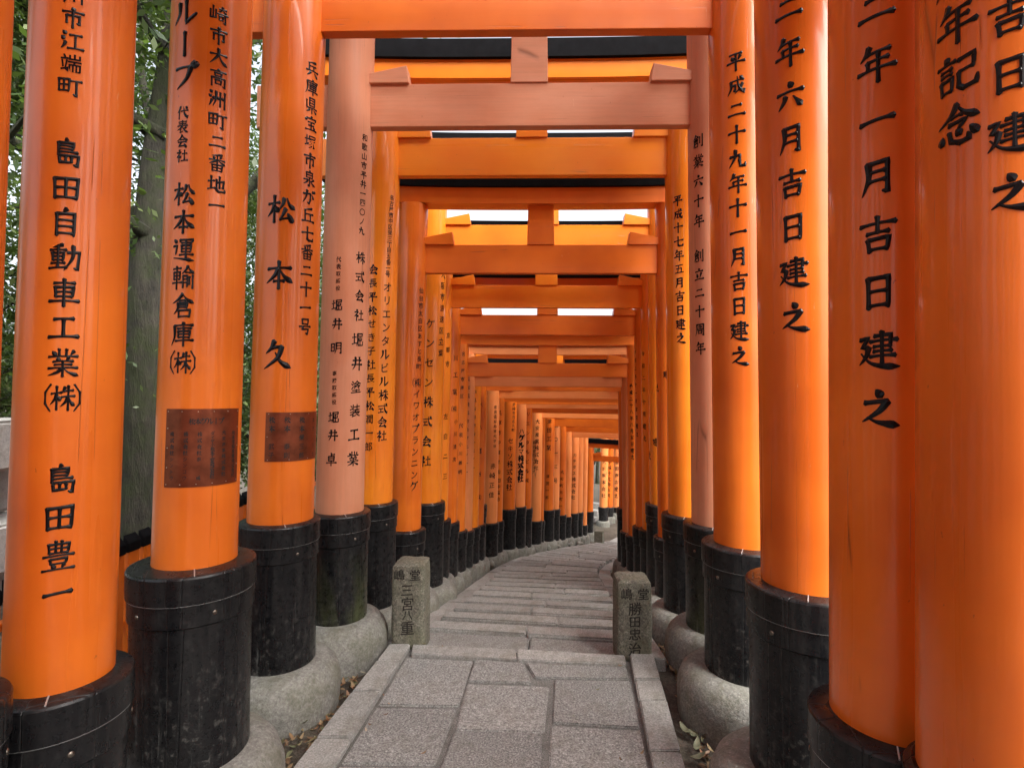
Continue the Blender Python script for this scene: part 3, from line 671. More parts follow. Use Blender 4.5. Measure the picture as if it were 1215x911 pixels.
far = [  # idx, Y, px, ytop, r, sleeve, yaw, paint, extra
    (9, 5.95, 528, 618, .13, .16, 3, 'vermilion', (5.85, 769, 624, .13, .165)), (10, 6.5, 539.5, 628, .125, .155, 3, 'deep', (6.4, 758, 634, .125, .155)),
    (11, 6.95, 549, 628, .12, .15, 3, 'weathered', (6.85, 750, 630, .12, .15)), (12, 7.4, 557, 624, .12, .15, 4, 'bright', None), (13, 7.75, 564, 621, .12, .15, 4, 'vermilion', None),
    (14, 8.15, 565, 598, .13, .165, 4, 'deep', (8.0, 745, 602, .13, .165)), (15, 8.7, 581, 619, .12, .15, 6, 'salmon', None), (16, 9.15, 588, 617, .115, .145, 8, 'deep', None),
    (17, 9.8, 603, 603, .125, .155, 10, 'vermilion', None), (18, 10.2, 615, 600, .125, .155, 12, 'salmon', None), (19, 10.6, 623, 602, .12, .15, 14, 'vermilion', None),
    (20, 11.3, 635, 617, .12, .15, 16, 'salmon', None), (21, 11.7, 639, 617, .11, .14, 17, 'vermilion', None), (22, 12.3, 650, 604, .13, .16, 18, 'vermilion', None),
    (23, 12.7, 657, 603, .125, .155, 20, 'salmon', None), (24, 13.2, 665, 610, .12, .15, 21, 'vermilion', None), (25, 13.7, 672, 612, .115, .14, 23, 'salmon', None),
    (26, 14.2, 680, 608, .12, .15, 24, 'salmon', None), (27, 14.6, 686, 607, .115, .145, 25, 'salmon', None), (28, 15.1, 692, 622, .10, .13, 26, 'salmon', None), (29, 15.7, 699, 606, .115, .14, 27, 'vermilion', None)]
FLAB = {9: 'orange torii gate third behind the tall sleeved gate, its beam at mid height', 10: 'deep orange torii gate with a two-panel opening above its thin tie beam',
        11: 'weathered brownish torii gate under the two-panel opening', 12: 'bright orange torii gate, first behind the weathered brownish one', 13: 'orange torii gate, second behind the weathered brownish one',
        14: 'deep orange torii gate on taller black sleeves halfway down the steps', 15: 'salmon torii gate whose left post reads 赤崎正佳', 16: 'deep orange torii gate just behind the post reading 赤崎正佳',
        17: 'orange torii gate whose left post reads セキソ株式会社', 18: 'salmon torii gate whose left post reads ハグルマ株式会社 in bold', 19: 'orange torii gate just behind the post reading ハグルマ株式会社',
        20: 'salmon torii gate on short sleeves, second behind the bold ハグルマ post', 21: 'slim orange torii gate beside the salmon one on short sleeves', 22: 'orange torii gate with wide left post 津田工業, two behind the short sleeved salmon gate',
        23: 'salmon torii gate just behind the post reading 津田工業', 24: 'orange torii gate, second behind the 津田工業 post', 25: 'pale slim torii gate, third behind the 津田工業 post',
        26: 'pale orange torii gate at the foot of the steps', 27: 'pale torii gate, first beyond the foot of the steps', 28: 'slim torii gate with the shortest sleeves beyond the steps',
        29: 'low torii gate with a visible black roof cap at the bend of the path'}
for (i, Y, px, yt, r, sr, yaw, pk, RR) in far:
    nk = NK[i]
    if RR is None:
        q = auto_right(Y, px, yt, yaw); RR = (q[0], q[1], q[2], r, sr)
    make_gate(i, (Y, px, yt, r, sr), RR, pk, nk[0], nk[1], nk[2], FLAB[i], hi=False)
for j, (Y, px, pk) in enumerate([(17.3, 716, 'salmon'), (17.9, 722.5, 'vermilion'), (18.5, 731, 'salmon'), (19.1, 738, 'salmon'), (19.7, 747, 'vermilion'), (20.4, 757, 'salmon'), (21.2, 768, 'vermilion')]):
    q = auto_right(Y, px, 601, 36)
    make_gate(30 + j, (Y, px, 601, .13, .16), (q[0], q[1], q[2], .13, .16), pk, 0.75, .2, 1.2, ['pale pink torii gate first beyond the bend', 'orange torii gate second beyond the bend', 'pale pink torii gate third beyond the bend', 'pale torii gate fourth beyond the bend', 'orange torii gate fifth beyond the bend', 'pale torii gate sixth beyond the bend', 'last torii gate beyond the bend'][j], hi=False)

# the gates go on behind the camera, over the same path; unseen, added to shade the nearest posts
for j, Y in enumerate((.42, -.2, -.85, -1.5, -2.2, -2.9, -3.6)):
    c = cx(Y); tg = ctan(Y)
    ga = POSTS[(2, 0)]
    src = ga['root'] if j % 2 else POSTS[(3, 0)]['root']
    t = src.copy(); COL.objects.link(t); t.location = (c + .02, Y, 0); t.rotation_euler = (0, 0, R(-3.5))
    t['label'] = 'orange torii gate standing behind the viewpoint, out of the photo'
    for ch in src.children:
        if ch.name.startswith('plaque'): continue
        cc = ch.copy(); COL.objects.link(cc); cc.parent = t
        for gchild in ch.children: d2 = gchild.copy(); COL.objects.link(d2); d2.parent = cc

# ------------------------------------------------------------------ inscriptions
def hit_local(pd, px, py):
    """pixel ray against the (leaning) post; returns (theta, z) in post-local frame"""
    Mw = Matrix.Translation(pd['mid']) @ Matrix.Rotation(pd['rz'], 4, 'Z') @ Matrix.Translation((pd['sx'], 0, 0))
    Mi = Mw.inverted(); o = Mi @ Vector((0, 0, 1.5)); d = (Mi.to_3x3() @ ray(px, py))
    l = pd['lean']; r = pd['r'] * (1 - 0.018 * 2.0)
    ox, oy, dx, dy = o.x - l * o.z, o.y, d.x - l * d.z, d.y
    a = dx * dx + dy * dy; b = 2 * (ox * dx + oy * dy)
    for _ in range(3):
        c = ox * ox + oy * oy - r * r; D = b * b - 4 * a * c
        t = (-b - math.sqrt(max(D, 0))) / (2 * a); z = o.z + t * d.z; r = pd['r'] * (1 - 0.018 * z)
    return math.atan2(oy + t * dy, ox + t * dx), z, t
def write(key, cols):
    pd = POSTS[key]; VV = []; FF = []; n = 0
    rf = lambda z: pd['r'] * (1 - 0.018 * z)
    for (txt, x0, y0, x1, y1, spx, *rest) in cols:
        bold = rest[0] if rest else 1.0
        m = len(txt); th0, z0, t0 = hit_local(pd, x0, y0); th1, z1, t1 = hit_local(pd, x1, y1)
        size = spx * ((t0 + t1) / 2) / F_ * (1 / math.sqrt(1 + ((x0 - 607) / F_) ** 2)) * 0.94
        hs = [z0 + (z1 - z0) * (i / max(1, m - 1)) for i in range(m)]
        if spx >= 9.5:     # every painted character that can be picked apart is a piece of its own
            for i, ch in enumerate(txt):
                th = th0 + (th1 - th0) * (i / max(1, m - 1)); v, f = column_on_post(ch, [hs[i]], th, th, size, rf, pd['lean'], 0, bold)
                if len(v): obj('written_character', mesh_from('written_character', v.tolist(), f, INK), pd['po'])
            continue
        v, f = column_on_post(txt, hs, th0, th1, size, rf, pd['lean'], 0, bold)
        if len(v): VV.append(v); FF += [tuple(k + n for k in q) for q in f]; n += len(v)
    if VV: tag(obj('small_writing', mesh_from('small_writing', np.concatenate(VV).tolist(), FF, INK), pd['po']), kind='stuff')
write((0, 1), [('年記念', 1134, 28, 1136, 148, 50), ('周', 1133, -33, 1133, -33, 48), ('吉日建之', 1198, 19, 1200, 228, 48)])
write((1, 1), [('二年一月吉日建之', 1039, 9, 1043, 484, 46)])
write((2, 1), [('二年六月吉日建之', 935, 10, 943, 376, 36)])
write((3, 1), [('平成二十九年十一月吉日建之', 873, 73, 878, 422, 24)])
write((4, 1), [('創業六十年', 828, 168, 829, 262, 16), ('創立二十周年', 829, 304, 831, 413, 16)])
write((5, 1), [('平成十七年五月吉日建之', 804, 238, 808, 401, 14)])
write((6, 1), [('令和三年元旦建之', 776.5, 353, 780, 460, 10)])
write((7, 1), [('令和五年一月吉日建之', 768, 392, 771, 540, 10)])
write((8, 1), [('令和二年十月建之', 763, 420, 765, 520, 7)])
write((10, 1), [('平成二十八年八月吉日建之', 748.5, 458, 750.5, 542, 6)])
write((9, 1), [('令和二年十一月吉日建之', 753.5, 418, 756, 515, 6)])
write((1, 0), [('川市江端町', 88, -5, 83, 103, 24), ('島田自動車工業㈱', 79, 182, 74, 472, 35), ('島田豊一', 72, 569, 68, 704, 37)])
write((2, 0), [('グループ', 220, -22, 219, 90, 32), ('代表会社', 217, 134, 216, 185, 16), ('松本運輸倉庫㈱', 218, 230, 216, 430, 30), ('崎市大高洲町二番地一', 260, 18, 257, 244, 21)])
write((3, 0), [('兵庫県宝塚市泉が丘七番二十一号', 371, 83, 362, 387, 19), ('松', 333, 248, 333, 248, 36), ('本', 331, 326, 331, 326, 36), ('久', 328, 421, 328, 421, 38)])
write((4, 0), [('和歌山市平井一四〇ノ九', 433, 164, 429, 274, 10), ('株式会社', 428, 306, 426, 374, 15), ('堀井塗装工業', 425, 403, 419, 544, 18),
               ('代表取締役', 402, 308, 401, 342, 7), ('堀井', 400, 362, 400, 384, 15), ('明', 399, 413, 399, 413, 16), ('専務取締役', 397, 443, 396.5, 477, 7), ('堀井', 396, 495, 395, 516, 15), ('卓', 393, 545, 393, 545, 16)])
write((5, 0), [('名古屋市中区栄三丁目五番一号', 465, 235, 460, 325, 7.5), ('オリエンタルビル株式会社', 460, 341, 453, 517, 14), ('会長平松せき子社長平松潤一郎', 443, 320, 437, 530, 13)])
write((6, 0), [('仙台市太白区あすと長町', 500, 345, 497, 435, 8.5), ('㈱イワオプランニング', 495, 454, 491, 577, 12)])
write((7, 0), [('大阪市浪速区立葉', 526, 326, 523, 419, 10), ('ケンセン株式会社', 511, 384, 505, 547, 14)])
write((8, 0), [('京都市', 532, 398, 531, 432, 8), ('左白二三', 529, 494, 528, 565, 9)])
write((9, 0), [('川工業㈱', 541, 425, 539, 485, 8), ('小川清次', 541, 500, 539, 545, 7)])
write((10, 0), [('名古屋市南区', 550, 420, 548, 470, 6), ('代表小川義明', 547, 505, 546, 560, 6)])
write((11, 0), [('愛知県豊橋市佐藤二ノ十一', 556, 450, 553, 560, 5.5)])
write((12, 0), [('奈良県桜井市谷一三ノ一', 564, 455, 561, 555, 5.5), ('平成元年', 559, 500, 558, 540, 6)])
write((13, 0), [('木八運送㈱', 570, 480, 568, 590, 7)])
write((15, 0), [('赤崎正佳', 585, 553, 583, 587, 8), ('奈良県桜井市大字谷', 588, 483, 587, 529, 5)])
write((16, 0), [('兵庫市中電機㈱', 593, 490, 591, 560, 6), ('田中賢治', 592, 570, 591, 592, 6)])
write((17, 0), [('セキソ株式会社', 606, 523, 604, 578, 8.5), ('岡崎市日名北町', 610, 480, 609, 510, 5)])
write((18, 0), [('ハグルマ株式会社', 619, 512, 617.5, 568, 8.5, 1.8)])
write((19, 0), [('オリエンタルビル㈱', 627, 480, 625, 570, 6)])
write((20, 0), [('大安産業株式会社', 638, 500, 636, 555, 6), ('株式会社ロクシア', 634, 525, 633, 560, 5)])
write((22, 0), [('津田工業', 652, 500, 651, 531, 7), ('津田一郎', 650, 565, 649, 590, 5)])
write((23, 0), [('二〇一三号', 660, 505, 659, 570, 6)])
write((24, 0), [('大和町元町一', 667, 560, 665, 600, 5)])
write((26, 0), [('カチタス株式会社', 682, 540, 680, 590, 5.5)])
for j, t in ((30, '大城製本会社'), (31, '平成十七年五月'), (32, '吉田商店建之'), (33, '株式会社山本'), (34, '京都市伏見区')):
    px = [716, 722.5, 731, 738, 747][j - 30]
    write((j, 0), [(t, px + 1, 548, px, 588, 5.5)])

# ------------------------------------------------------------------ bronze plaques
def plaque(key, xa, xb, ya, yb, cols, rows, cn):
    pd = POSTS[key]; tha, za, t = hit_local(pd, xa, (ya + yb) / 2); thb, zb, _ = hit_local(pd, xb, (ya + yb) / 2)
    xm = (xa + xb) / 2; _, zt, _ = hit_local(pd, xm, ya); _, zb2, _ = hit_local(pd, xm, yb)
    rf = lambda z: pd['r'] * (1 - 0.018 * z)
    n = 20; V = []; Fc = []
    for off in (0.0004, 0.0028):
        for z in (zb2, zt):
            for k in range(n + 1):
                a = tha + (thb - tha) * k / n; V.append(((rf(z) + off) * math.cos(a) + pd['lean'] * z, (rf(z) + off) * math.sin(a), z))
    m = n + 1
    for k in range(n):
        Fc += [(2 * m + k, 2 * m + k + 1, 3 * m + k + 1, 3 * m + k), (k, m + k, m + k + 1, k + 1), (k, k + 1, 2 * m + k + 1, 2 * m + k), (m + k, 3 * m + k, 3 * m + k + 1, m + k + 1)]
    Fc += [(0, 2 * m, 3 * m, m), (n, m + n, 3 * m + n, 2 * m + n)]
    me = mesh_from('plaque', V, Fc, BRONZE, 30)
    pl = obj('plaque', me, pd['root'], (pd['sx'], 0, 0))
    VV = []; FF = []; q = 0
    for (txt, x0, y0, x1, y1, spx, *rest) in cols:
        th0, z0, t0 = hit_local(pd, x0, y0); th1, z1, _ = hit_local(pd, x1, y1); size = spx * t0 / F_
        mm = len(txt)
        if rest:   # written across
            for i, ch in enumerate(txt):
                tt = th0 + (th1 - th0) * i / (mm - 1); v, f = column_on_post(ch, [z0], tt, tt, size, lambda z: rf(z) + .0026, pd['lean'], 0)
                VV.append(v); FF += [tuple(k + q for k in w) for w in f]; q += len(v)
        else:
            v, f = column_on_post(txt, [z0 + (z1 - z0) * i / max(1, mm - 1) for i in range(mm)], th0, th1, size, lambda z: rf(z) + .0026, pd['lean'], 0, 1.15)
            if len(v): VV.append(v); FF += [tuple(k + q for k in w) for w in f]; q += len(v)
    tag(obj('plaque_lettering', mesh_from('plaque_lettering', np.concatenate(VV).tolist(), FF, BRONZE_INK), pl), kind='stuff')
    pts = []
    for i in range(cn): t = (i + .15) / (cn - .7); pts += [(t, 0.035), (t, 0.965)]
    for j in range(1, rows): pts += [(0.02, j / rows), (0.98, j / rows)]
    for (u, w) in pts:
        u = min(max(u, .03), .97)
        a = tha + (thb - tha) * u; z = zb2 + (zt - zb2) * w
        o = obj('plaque_rivet', PRV, pl, ((rf(z) + .003) * math.cos(a) + pd['lean'] * z, (rf(z) + .003) * math.sin(a), z))
    return pl
bm = bmesh.new(); bmesh.ops.create_icosphere(bm, subdivisions=1, radius=0.0022); PRV = bm_mesh(bm, 'plaque_rivet', simple('plaque_rivet', (0.45, 0.36, 0.28), 0.3, 0.9), 60)
plaque((2, 0), 197, 281, 485, 577, [('松本グループ', 228, 500, 262, 500, 7, 1), ('松本運輸倉庫株式会社', 276, 513, 275, 563, 5), ('大東商事株式会社', 265, 513, 264, 562, 5), ('ダイヤ小松本工業株式会社', 252, 514, 251, 565, 5),
       ('株式会社泰　　成', 237, 515, 235, 567, 5), ('株式会社シンコウ', 221, 515, 219, 567, 5), ('株式会社シントウ', 205, 515, 204, 567, 5)], 4, 6)
plaque((3, 0), 315, 375, 489, 547, [('松本　武子', 323, 498, 322, 540, 7.5), ('松本　泰則', 341, 498, 340, 540, 7.5), ('松本榮三郎', 358, 498, 357, 540, 7.5), ('まき　うた', 371, 498, 370, 538, 6)], 2, 4)

# ------------------------------------------------------------------ stone marker posts with carved names
def marker(px, pyb, w, h, rz, cols, label, dY=0.0):
    c = GP(px, pyb, 0.0); root = empty('marker_stone', (c.x, c.y + w / 2, 0), rz); tag(root, label, 'stone marker', 'stone marker posts')
    bm = bmesh.new(); bmesh.ops.create_cube(bm, size=1)
    for v in bm.verts: v.co = Vector((v.co.x * w, v.co.y * w, (v.co.z + .5) * (h + .15) - .15))
    bmesh.ops.subdivide_edges(bm, edges=bm.edges[:], cuts=9, use_grid_fill=True)
    for v in bm.verts:
        if v.co.z > h - 0.002: v.co.z += 0.012 * (1 - max(abs(v.co.x), abs(v.co.y)) * 2 / w) 
        ex, ey, ez = abs(abs(v.co.x) - w / 2) < 1e-4, abs(abs(v.co.y) - w / 2) < 1e-4, v.co.z > h - 0.002
        if ex + ey + ez >= 2: v.co -= Vector((math.copysign(.007, v.co.x) if ex else 0, math.copysign(.007, v.co.y) if ey else 0, .008 if ez else 0))
        if not (ey and v.co.y < 0 and not ex): v.co += Vector([random.uniform(-.003, .003) for _ in range(3)])
    obj('shaft', bm_mesh(bm, 'shaft', ST_MARK, 35), root)
    VV = []; FF = []; n = 0
    for (ch, u, vv, s) in cols:
        gv, gf = glyph(ch, 0.8); v = np.stack([u * w + gv[:, 0] * s, np.full(len(gv), -w / 2 - .0012) - gv[:, 2] * s, vv * h + gv[:, 1] * s], 1)
        VV.append(v); FF += [tuple(k + n for k in q) for q in gf]; n += len(v)
    obj('carved_lettering', mesh_from('carved_lettering', np.concatenate(VV).tolist(), FF, ST_ENGR), root)
marker(484, 766, .20, .475, R(-3), [('嶋', -.26, .88, .075), ('堂', .22, .88, .075), ('三', -.02, .69, .085), ('宮', 0, .52, .09), ('八', 0, .38, .07), ('重', 0, .22, .095)], 'square stone marker carved 三宮, left of the path')
marker(754, 779, .20, .425, R(-2), [('嶋', -.24, .84, .075), ('堂', .24, .84, .075), ('勝', 0, .64, .085), ('田', 0, .47, .075), ('忠', 0, .3, .08), ('治', 0, .1, .085)], 'square stone marker carved 勝田, right of the path')
m3 = empty('marker_stone', (local(14.2, -0.85).x, 14.2, gz(14.2)), R(-20)); tag(m3, 'small far stone marker at the foot of the steps', 'stone marker', 'stone marker posts')
obj('shaft', box('shaft', -.11, .11, -.1, .1, -.1, .42, ST_MARK, .012), m3)

# ------------------------------------------------------------------ low picket fence on the left
fence = empty('low_fence', (-2.2, 3.2, 0)); tag(fence, 'low orange picket fence with black caps behind the left posts', 'fence')
pk_me = box('picket', -.045, .045, -.014, .014, 0.0, .60, OR['vermilion'][0], .003)
pk_long = box('picket', -.045, .045, -.014, .014, -0.72, .60, OR['vermilion'][0], .003)
cap_me = hexa([(-.05, -.019, .60), (.05, -.019, .60), (.05, .019, .60), (-.05, .019, .60), (-.05, -.019, .655), (.05, -.019, .655), (.05, .019, .70), (-.05, .019, .70)], 'picket_cap', CAP, .004)
rail_me = box('rail', -.02, .02, -2.6, 3.1, -.018, .018, OR['vermilion'][1], .003)
for z in (.18, .47): obj('rail', rail_me, fence, (0.035 - .07, 0, z))
y = -2.5
while y < 3.0:
    zz = 0.0
    p = obj('picket', pk_me if y < 0.1 else pk_long, fence, (0, y, zz - .02), (0, 0, R(90 + random.uniform(-3, 3)))); obj('picket_cap', cap_me, p)
    y += .125

# grey stone wall block at the far left and stone revetment at the bend
sw = empty('stone_wall', (-4.5, 3.6, 0)); tag(sw, 'pale grey stone wall beyond the low fence at the left edge', 'wall')
for r_ in range(4):
    x = -.9 + (r_ % 2) * .3
    for c_ in range(3):
        obj('stone', hexa([(x + .01, -.3, r_ * .33), (x + .62, -.3, r_ * .33), (x + .62, .3, r_ * .33), (x + .01, .3, r_ * .33), (x + .01, -.3, r_ * .33 + .32), (x + .62, -.3, r_ * .33 + .32), (x + .62, .3, r_ * .33 + .32), (x + .01, .3, r_ * .33 + .32)], 'stone', ST_WALL, .02, .006, 2), sw)
        x += .63
rv = empty('stone_steps', (2.55, 17.6, gz(16))); tag(rv, 'pale stone steps rising beside the bend of the path', 'steps'); rv.rotation_euler = (0, 0, R(-30))
for k in range(3):
    obj('stone', hexa([(-.3, k * .28, 0), (.12, k * .28, 0), (.12, k * .28 + .3, 0), (-.3, k * .28 + .3, 0), (-.3, k * .28, .17 * (k + 1)), (.12, k * .28, .17 * (k + 1)), (.12, k * .28 + .3, .17 * (k + 1)), (-.3, k * .28 + .3, .17 * (k + 1))], 'stone', ST_WALL, .02, .006, 2), rv)

# small boulders wedged along the left kerb
def boulder(c, r):
    bm = bmesh.new(); bmesh.ops.create_icosphere(bm, subdivisions=3, radius=1)
    ph = [random.uniform(0, 6) for _ in range(6)]; sc = Vector((random.uniform(.8, 1.2), random.uniform(.8, 1.2), random.uniform(.55, .8)))
    for v in bm.verts:
        k = 1 + .12 * math.sin(3 * v.co.x + ph[0]) + .1 * math.sin(4 * v.co.y + ph[1]) + .08 * math.sin(5 * v.co.z + ph[2] + 3 * v.co.x)
        v.co = Vector((v.co.x * sc.x, v.co.y * sc.y, v.co.z * sc.z)) * k * r
    o = obj('boulder', bm_mesh(bm, 'boulder', ST_SOCK, 60), None, c); return o
k = 0
for y in [5.3, 5.8, 6.7, 7.3, 8.3, 8.9, 9.5, 10.1, 10.9, 11.6, 12.1, 12.9, 13.5]:
    c = local(y, -0.97 - random.uniform(0, .06)); c.z += .0
    tag(boulder(c, random.uniform(.07, .12)), 'rounded grey stone wedged between footings and the left kerb', 'stone', 'stones wedged along the left kerb')

# ------------------------------------------------------------------ leaf litter
LEAFM = NT('dead_leaf'); rr_ = LEAFM.n('ShaderNodeNewGeometry').outputs['Random Per Island']
LEAFM.l(LEAFM.ramp(rr_, [(0.0, (0.10, 0.055, 0.03)), (0.3, (0.20, 0.12, 0.06)), (0.55, (0.30, 0.22, 0.12)), (0.75, (0.12, 0.14, 0.07)), (0.9, (0.32, 0.14, 0.06)), (1.0, (0.40, 0.36, 0.28))]), LEAFM.b.inputs['Base Color'])
LEAFM.b.inputs['Roughness'].default_value = .7
def leaf_geo(c, L, yaw, curl, tilt):
    w = L * random.uniform(.32, .45); n = 5; V = []; Fc = []
    M = Matrix.Translation(c) @ Matrix.Rotation(yaw, 4, 'Z') @ Matrix.Rotation(tilt, 4, 'X')
    for i in range(n):
        t = i / (n - 1); hw = w * math.sin(math.pi * (t * .92 + .04)) ** .8 / 2; z = curl * (t - .5) ** 2 * L * 2
        for s in (-1, 0, 1): V.append(M @ Vector((s * hw, (t - .5) * L, z + (abs(s) * hw * .5))))
    for i in range(n - 1):
        for j in range(2): a = i * 3 + j; Fc.append((a, a + 1, a + 4, a + 3))
    return V, Fc
VV = []; FF = []; n = 0
for _ in range(3600):
    s = random.choice((-1, 1)); y = random.uniform(.8, 9) if random.random() < .8 else random.uniform(.8, 4.2)
    off = s * (0.84 + abs(random.gauss(0, .22))); 
    if y > 5 and random.random() < .5: continue
    c = local(y, off); c.z = gnd(c.x, c.y) + random.uniform(.004, .03)
    v, f = leaf_geo(c, random.uniform(.018, .055), random.uniform(0, 6.3), random.uniform(-.6, 1.2), random.uniform(-.6, .6))
    VV += v; FF += [tuple(k + n for k in q) for q in f]; n += len(v)
for _ in range(170):
    y = random.uniform(1.3, 10); c = local(y, random.choice((-1, 1)) * (.66 - abs(random.gauss(0, .13)))); c.z += .012 - (0.03 if y > S0 else 0)
    v, f = leaf_geo(c, random.uniform(.01, .03), random.uniform(0, 6.3), .6, .2); VV += v; FF += [tuple(k + n for k in q) for q in f]; n += len(v)
tag(obj('leaf_litter', mesh_from('leaf_litter', VV, FF, LEAFM.m, 1)), 'dead leaves scattered in the soil beside the kerbs', 'leaves', kind='stuff')
for (px, py, L) in ((300, 725, .0), ) [:0] + ((813, 862, .10), (824, 868, .09), (835, 866, .08), (827, 880, .10), (829, 893, .09), (345, 852, .09), (358, 862, .1), (372, 843, .08), (442, 768, .06), (789, 765, .07)):
    c = GP(px, py, -.04); c.z = gnd(c.x, c.y) + .03
    v, f = leaf_geo(Vector((0, 0, 0)), L * .8, random.uniform(0, 6.3), .5, random.uniform(-.3, .3))
    tag(obj('fallen_leaf', mesh_from('fallen_leaf', v, f, LEAF_BIG if False else simple('pale_leaf', (.16, .165, .10), .6, 0, .4, 30), 1), None, c), 'large pale fallen leaf lying in the soil beside the kerb', 'leaf', 'large fallen leaves')

# ------------------------------------------------------------------ trees
BARK = NT('bark'); bn = BARK.noise(BARK.mapped((1, 1, .25)), 14, 7, .7)
bc = BARK.mix(BARK.ramp(bn, [(.35, (0, 0, 0)), (.65, (1, 1, 1))]), (.008, .007, .005), (.050, .044, .032))
bc = BARK.mix(BARK.ramp(BARK.noise(BARK.mapped((1, 1, 1)), 3, 6, .7), [(.42, (0, 0, 0)), (.6, (.8, .8, .8))]), bc, (.026, .036, .008))
BARK.l(bc, BARK.b.inputs['Base Color']); BARK.l(BARK.bump(bn, 1, .08), BARK.b.inputs['Normal']); BARK.b.inputs['Roughness'].default_value = .9
def leafmat(name, stops):
    s = NT(name); r_ = s.n('ShaderNodeNewGeometry').outputs['Random Per Island']
    s.l(s.ramp(r_, stops), s.b.inputs['Base Color']); s.b.inputs['Roughness'].default_value = .45
    tr = s.n('ShaderNodeBsdfTranslucent'); tr.inputs[0].default_value = (.12, .2, .03, 1); mx = s.n('ShaderNodeMixShader'); mx.inputs[0].default_value = .3
    s.l(s.b.outputs[0], mx.inputs[1]); s.l(tr.outputs[0], mx.inputs[2]); s.l(mx.outputs[0], s.t.nodes['Material Output'].inputs[0]); return s.m
LM = leafmat('evergreen_leaf', [(0, (.02, .04, .012)), (.5, (.05, .085, .025)), (1, (.11, .14, .05))])
LM2 = leafmat('light_leaf', [(0, (.04, .07, .02)), (.5, (.08, .12, .035)), (1, (.15, .19, .07))])
def tube(V, Fc, pts, rad, n=10):
    b = len(V)
    for i, p in enumerate(pts):
        t = (pts[min(i + 1, len(pts) - 1)] - pts[max(i - 1, 0)]).normalized(); u = t.orthogonal().normalized()
        if i and u.dot(pu) < 0: u = -u
        u = (pu - t * pu.dot(t)).normalized() if i else u
        pu = u; w = t.cross(u)
        for k in range(n): a = 2 * math.pi * k / n; V.append(p + (u * math.cos(a) + w * math.sin(a)) * rad[i] * (1 + .08 * math.sin(3 * a + i)))
    for i in range(len(pts) - 1):
        for k in range(n): q = b + i * n + k; q2 = b + i * n + (k + 1) % n; Fc.append((q, q2, q2 + n, q + n))
def tree_meshes(h, r0, crown_lo, crown_r, nleaf, leafm, seed, leafsize=.1, fork=.35):
    rnd = random.Random(seed); rg = np.random.default_rng(seed)
    V = []; Fc = []; tips = []
    pts = [Vector((.12 * math.sin(i * .8 + seed) * i * .25, .1 * math.cos(i * .9) * i * .25, h * i / 8 - .3)) for i in range(9)]
    tube(V, Fc, pts, [r0 * (1.25 if i == 0 else 1 - .1 * i) for i in range(9)], 16)
    for b in range(16):
        t = rnd.uniform(fork, .98); i = min(7, int(t * 8)); p0 = pts[i].lerp(pts[i + 1], t * 8 - i); a = rnd.uniform(0, 6.3); L = crown_r * rnd.uniform(.6, 1.1) * (1.1 - .5 * t)
        d = Vector((math.cos(a), math.sin(a), rnd.uniform(.1, .9))).normalized(); q = [p0 + d * L * s + Vector((rnd.uniform(-.1, .1), rnd.uniform(-.1, .1), .25 * s * s)) * L for s in (0, .3, .65, 1)]
        rb = r0 * .42 * (1.1 - t); tube(V, Fc, q, [rb, rb * .7, rb * .45, rb * .15], 7); tips += [q[2], q[3]]
        for _ in range(3):
            e = q[rnd.choice((1, 2, 3))]; d2 = Vector((rnd.uniform(-1, 1), rnd.uniform(-1, 1), rnd.uniform(-.3, .8))).normalized() * L * .4
            tube(V, Fc, [e, e + d2 * .5 + Vector((0, 0, .05)), e + d2], [rb * .3, rb * .2, rb * .06], 5); tips += [e + d2, e + d2 * .5]
    trunk = mesh_from('trunk', V, Fc, BARK.m, 60)
    T = np.array([t[:] for t in tips if t.z > crown_lo]); 
    cl = T[rg.integers(0, len(T), nleaf)] + rg.normal(0, crown_r * .17, (nleaf, 3)) * np.array([1, 1, .7])
    ang = rg.uniform(0, 2 * math.pi, nleaf); el = rg.normal(0, .6, nleaf); s = leafsize * rg.uniform(.6, 1.3, nleaf)
    u = np.stack([np.cos(ang) * np.cos(el), np.sin(ang) * np.cos(el), np.sin(el)], 1); w = np.cross(u, rg.normal(0, 1, (nleaf, 3)) * .5 + np.array([0, 0, 1])); w /= np.linalg.norm(w, axis=1)[:, None]
    q = np.stack([cl - u * s[:, None] * .5, cl + w * s[:, None] * .22, cl + u * s[:, None] * .5, cl - w * s[:, None] * .22], 1).reshape(-1, 3)
    me = bpy.data.meshes.new('crown'); me.vertices.add(len(q)); me.vertices.foreach_set('co', q.ravel()); me.loops.add(len(q)); me.loops.foreach_set('vertex_index', np.arange(len(q)))
    me.polygons.add(nleaf); me.polygons.foreach_set('loop_start', np.arange(nleaf) * 4); me.polygons.foreach_set('loop_total', np.full(nleaf, 4)); me.update(calc_edges=True); me.materials.append(leafm)
    return trunk, me
def place_tree(meshes, loc, rz, sc, label, group='trees beside the path'):
    t = empty('evergreen_tree', loc, rz); t.scale = (sc, sc, sc); tag(t, label, 'tree', group); obj('trunk', meshes[0], t); obj('crown', meshes[1], t); return t
TA = tree_meshes(9, .30, 3.3, 3.0, 12000, LM, 3, .12, .40)
TB = tree_meshes(8, .17, .8, 2.6, 34000, LM, 11, .10, .12)
TC = tree_meshes(6, .11, .3, 2.2, 26000, LM2, 23, .09, .06)
place_tree(TA, (-4.05, 6.2, -.2), 0.6, 1.0, 'thick mossy trunked tree between the two nearest full left posts')
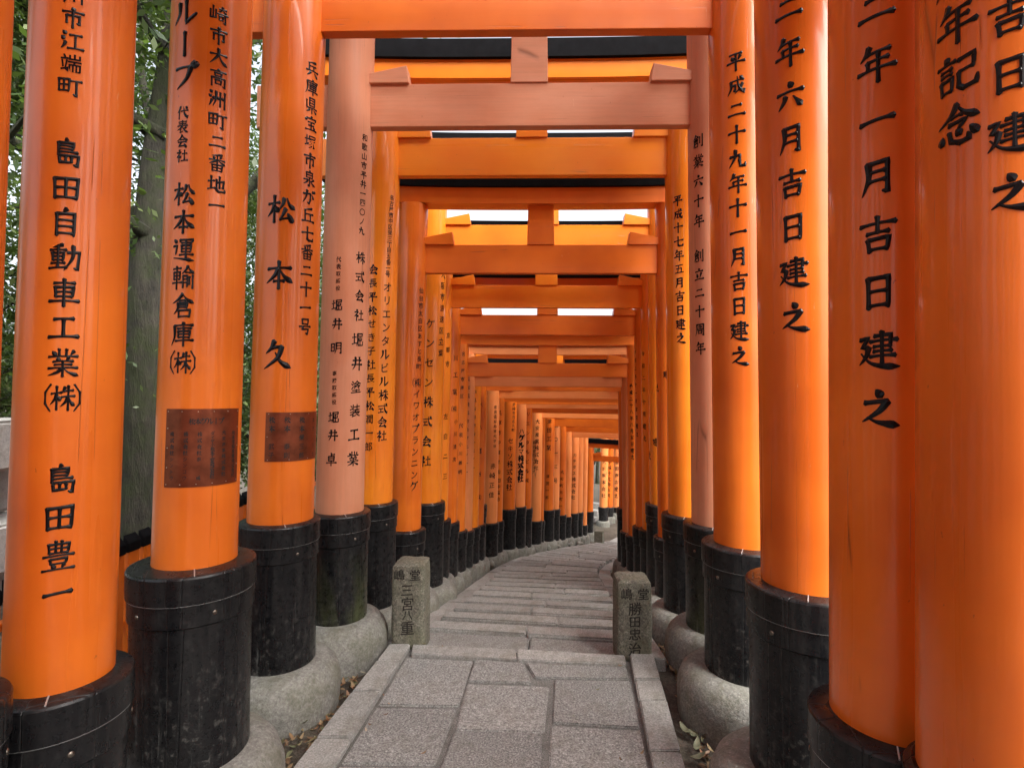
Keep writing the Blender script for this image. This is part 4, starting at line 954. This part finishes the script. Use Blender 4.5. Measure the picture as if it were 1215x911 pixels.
place_tree(TB, (-7.5, 5.2, 0), 2.1, 1.1, 'dark evergreen at the left edge behind the stone wall')
place_tree(TB, (-6.2, 9.5, -.8), 1.1, 1.15, 'dark evergreen behind the mossy trunk, left of the path')
place_tree(TC, (-3.9, 8.8, -1.0), .3, 1.0, 'light green bush-like tree seen between the second and third left posts')
place_tree(TC, (-5.2, 12.5, -1.8), 1.9, 1.2, 'light green tree farther down the left side')
place_tree(TB, (-5.5, 17.0, -2.5), 4.1, 1.0, 'dark evergreen left of the foot of the steps')
place_tree(TB, (-9.5, 1.5, 0), 3.3, 1.2, 'dark evergreen far out on the near left')
place_tree(TC, (-11, 9, -.5), 3.3, 1.5, 'light tree far out on the left')
place_tree(TB, (5.2, 3.5, 0), 5.0, 1.1, 'dark evergreen hidden behind the right posts')
place_tree(TC, (6.5, 7.5, -1), 2.4, 1.2, 'light tree behind the right posts')
place_tree(TB, (12.5, 10.5, -2), 1.4, 1.2, 'dark evergreen far right beyond the gates')
place_tree(TC, (4.0, 25.5, -2.4), 1.4, .8, 'light tree beyond the bend of the path')
place_tree(TB, (0.0, 23.5, -2.4), .4, .75, 'dark evergreen beyond the stone steps')
place_tree(TB, (11.5, 29, -2.4), 2.4, 1.0, 'dark evergreen beyond the last gates')

place_tree(TB, (-8.3, 7.6, -.4), .2, 1.15, 'dark evergreen deep in the left background, farther than the mossy trunk')
place_tree(TB, (-5.6, 4.4, 0), 5.2, .75, 'smaller dark evergreen just beyond the low fence')

# overhead cables
def cable(a, b, sag, r, label):
    V = []; Fc = []; pts = [Vector(a).lerp(Vector(b), t) - Vector((0, 0, sag * 4 * t * (1 - t))) for t in np.linspace(0, 1, 20)]
    tube(V, Fc, pts, [r] * 20, 6); tag(obj('cable', mesh_from('cable', V, Fc, CAP, 60)), label, 'cable', 'overhead cables')
cable((-6, 11, 6.0), (9, 12, 7.4), .5, .012, 'thin dark cable crossing the sky, the lower one')
cable((-6, 12, 6.9), (9, 13, 6.4), .4, .012, 'thin dark cable crossing the sky, the upper one')
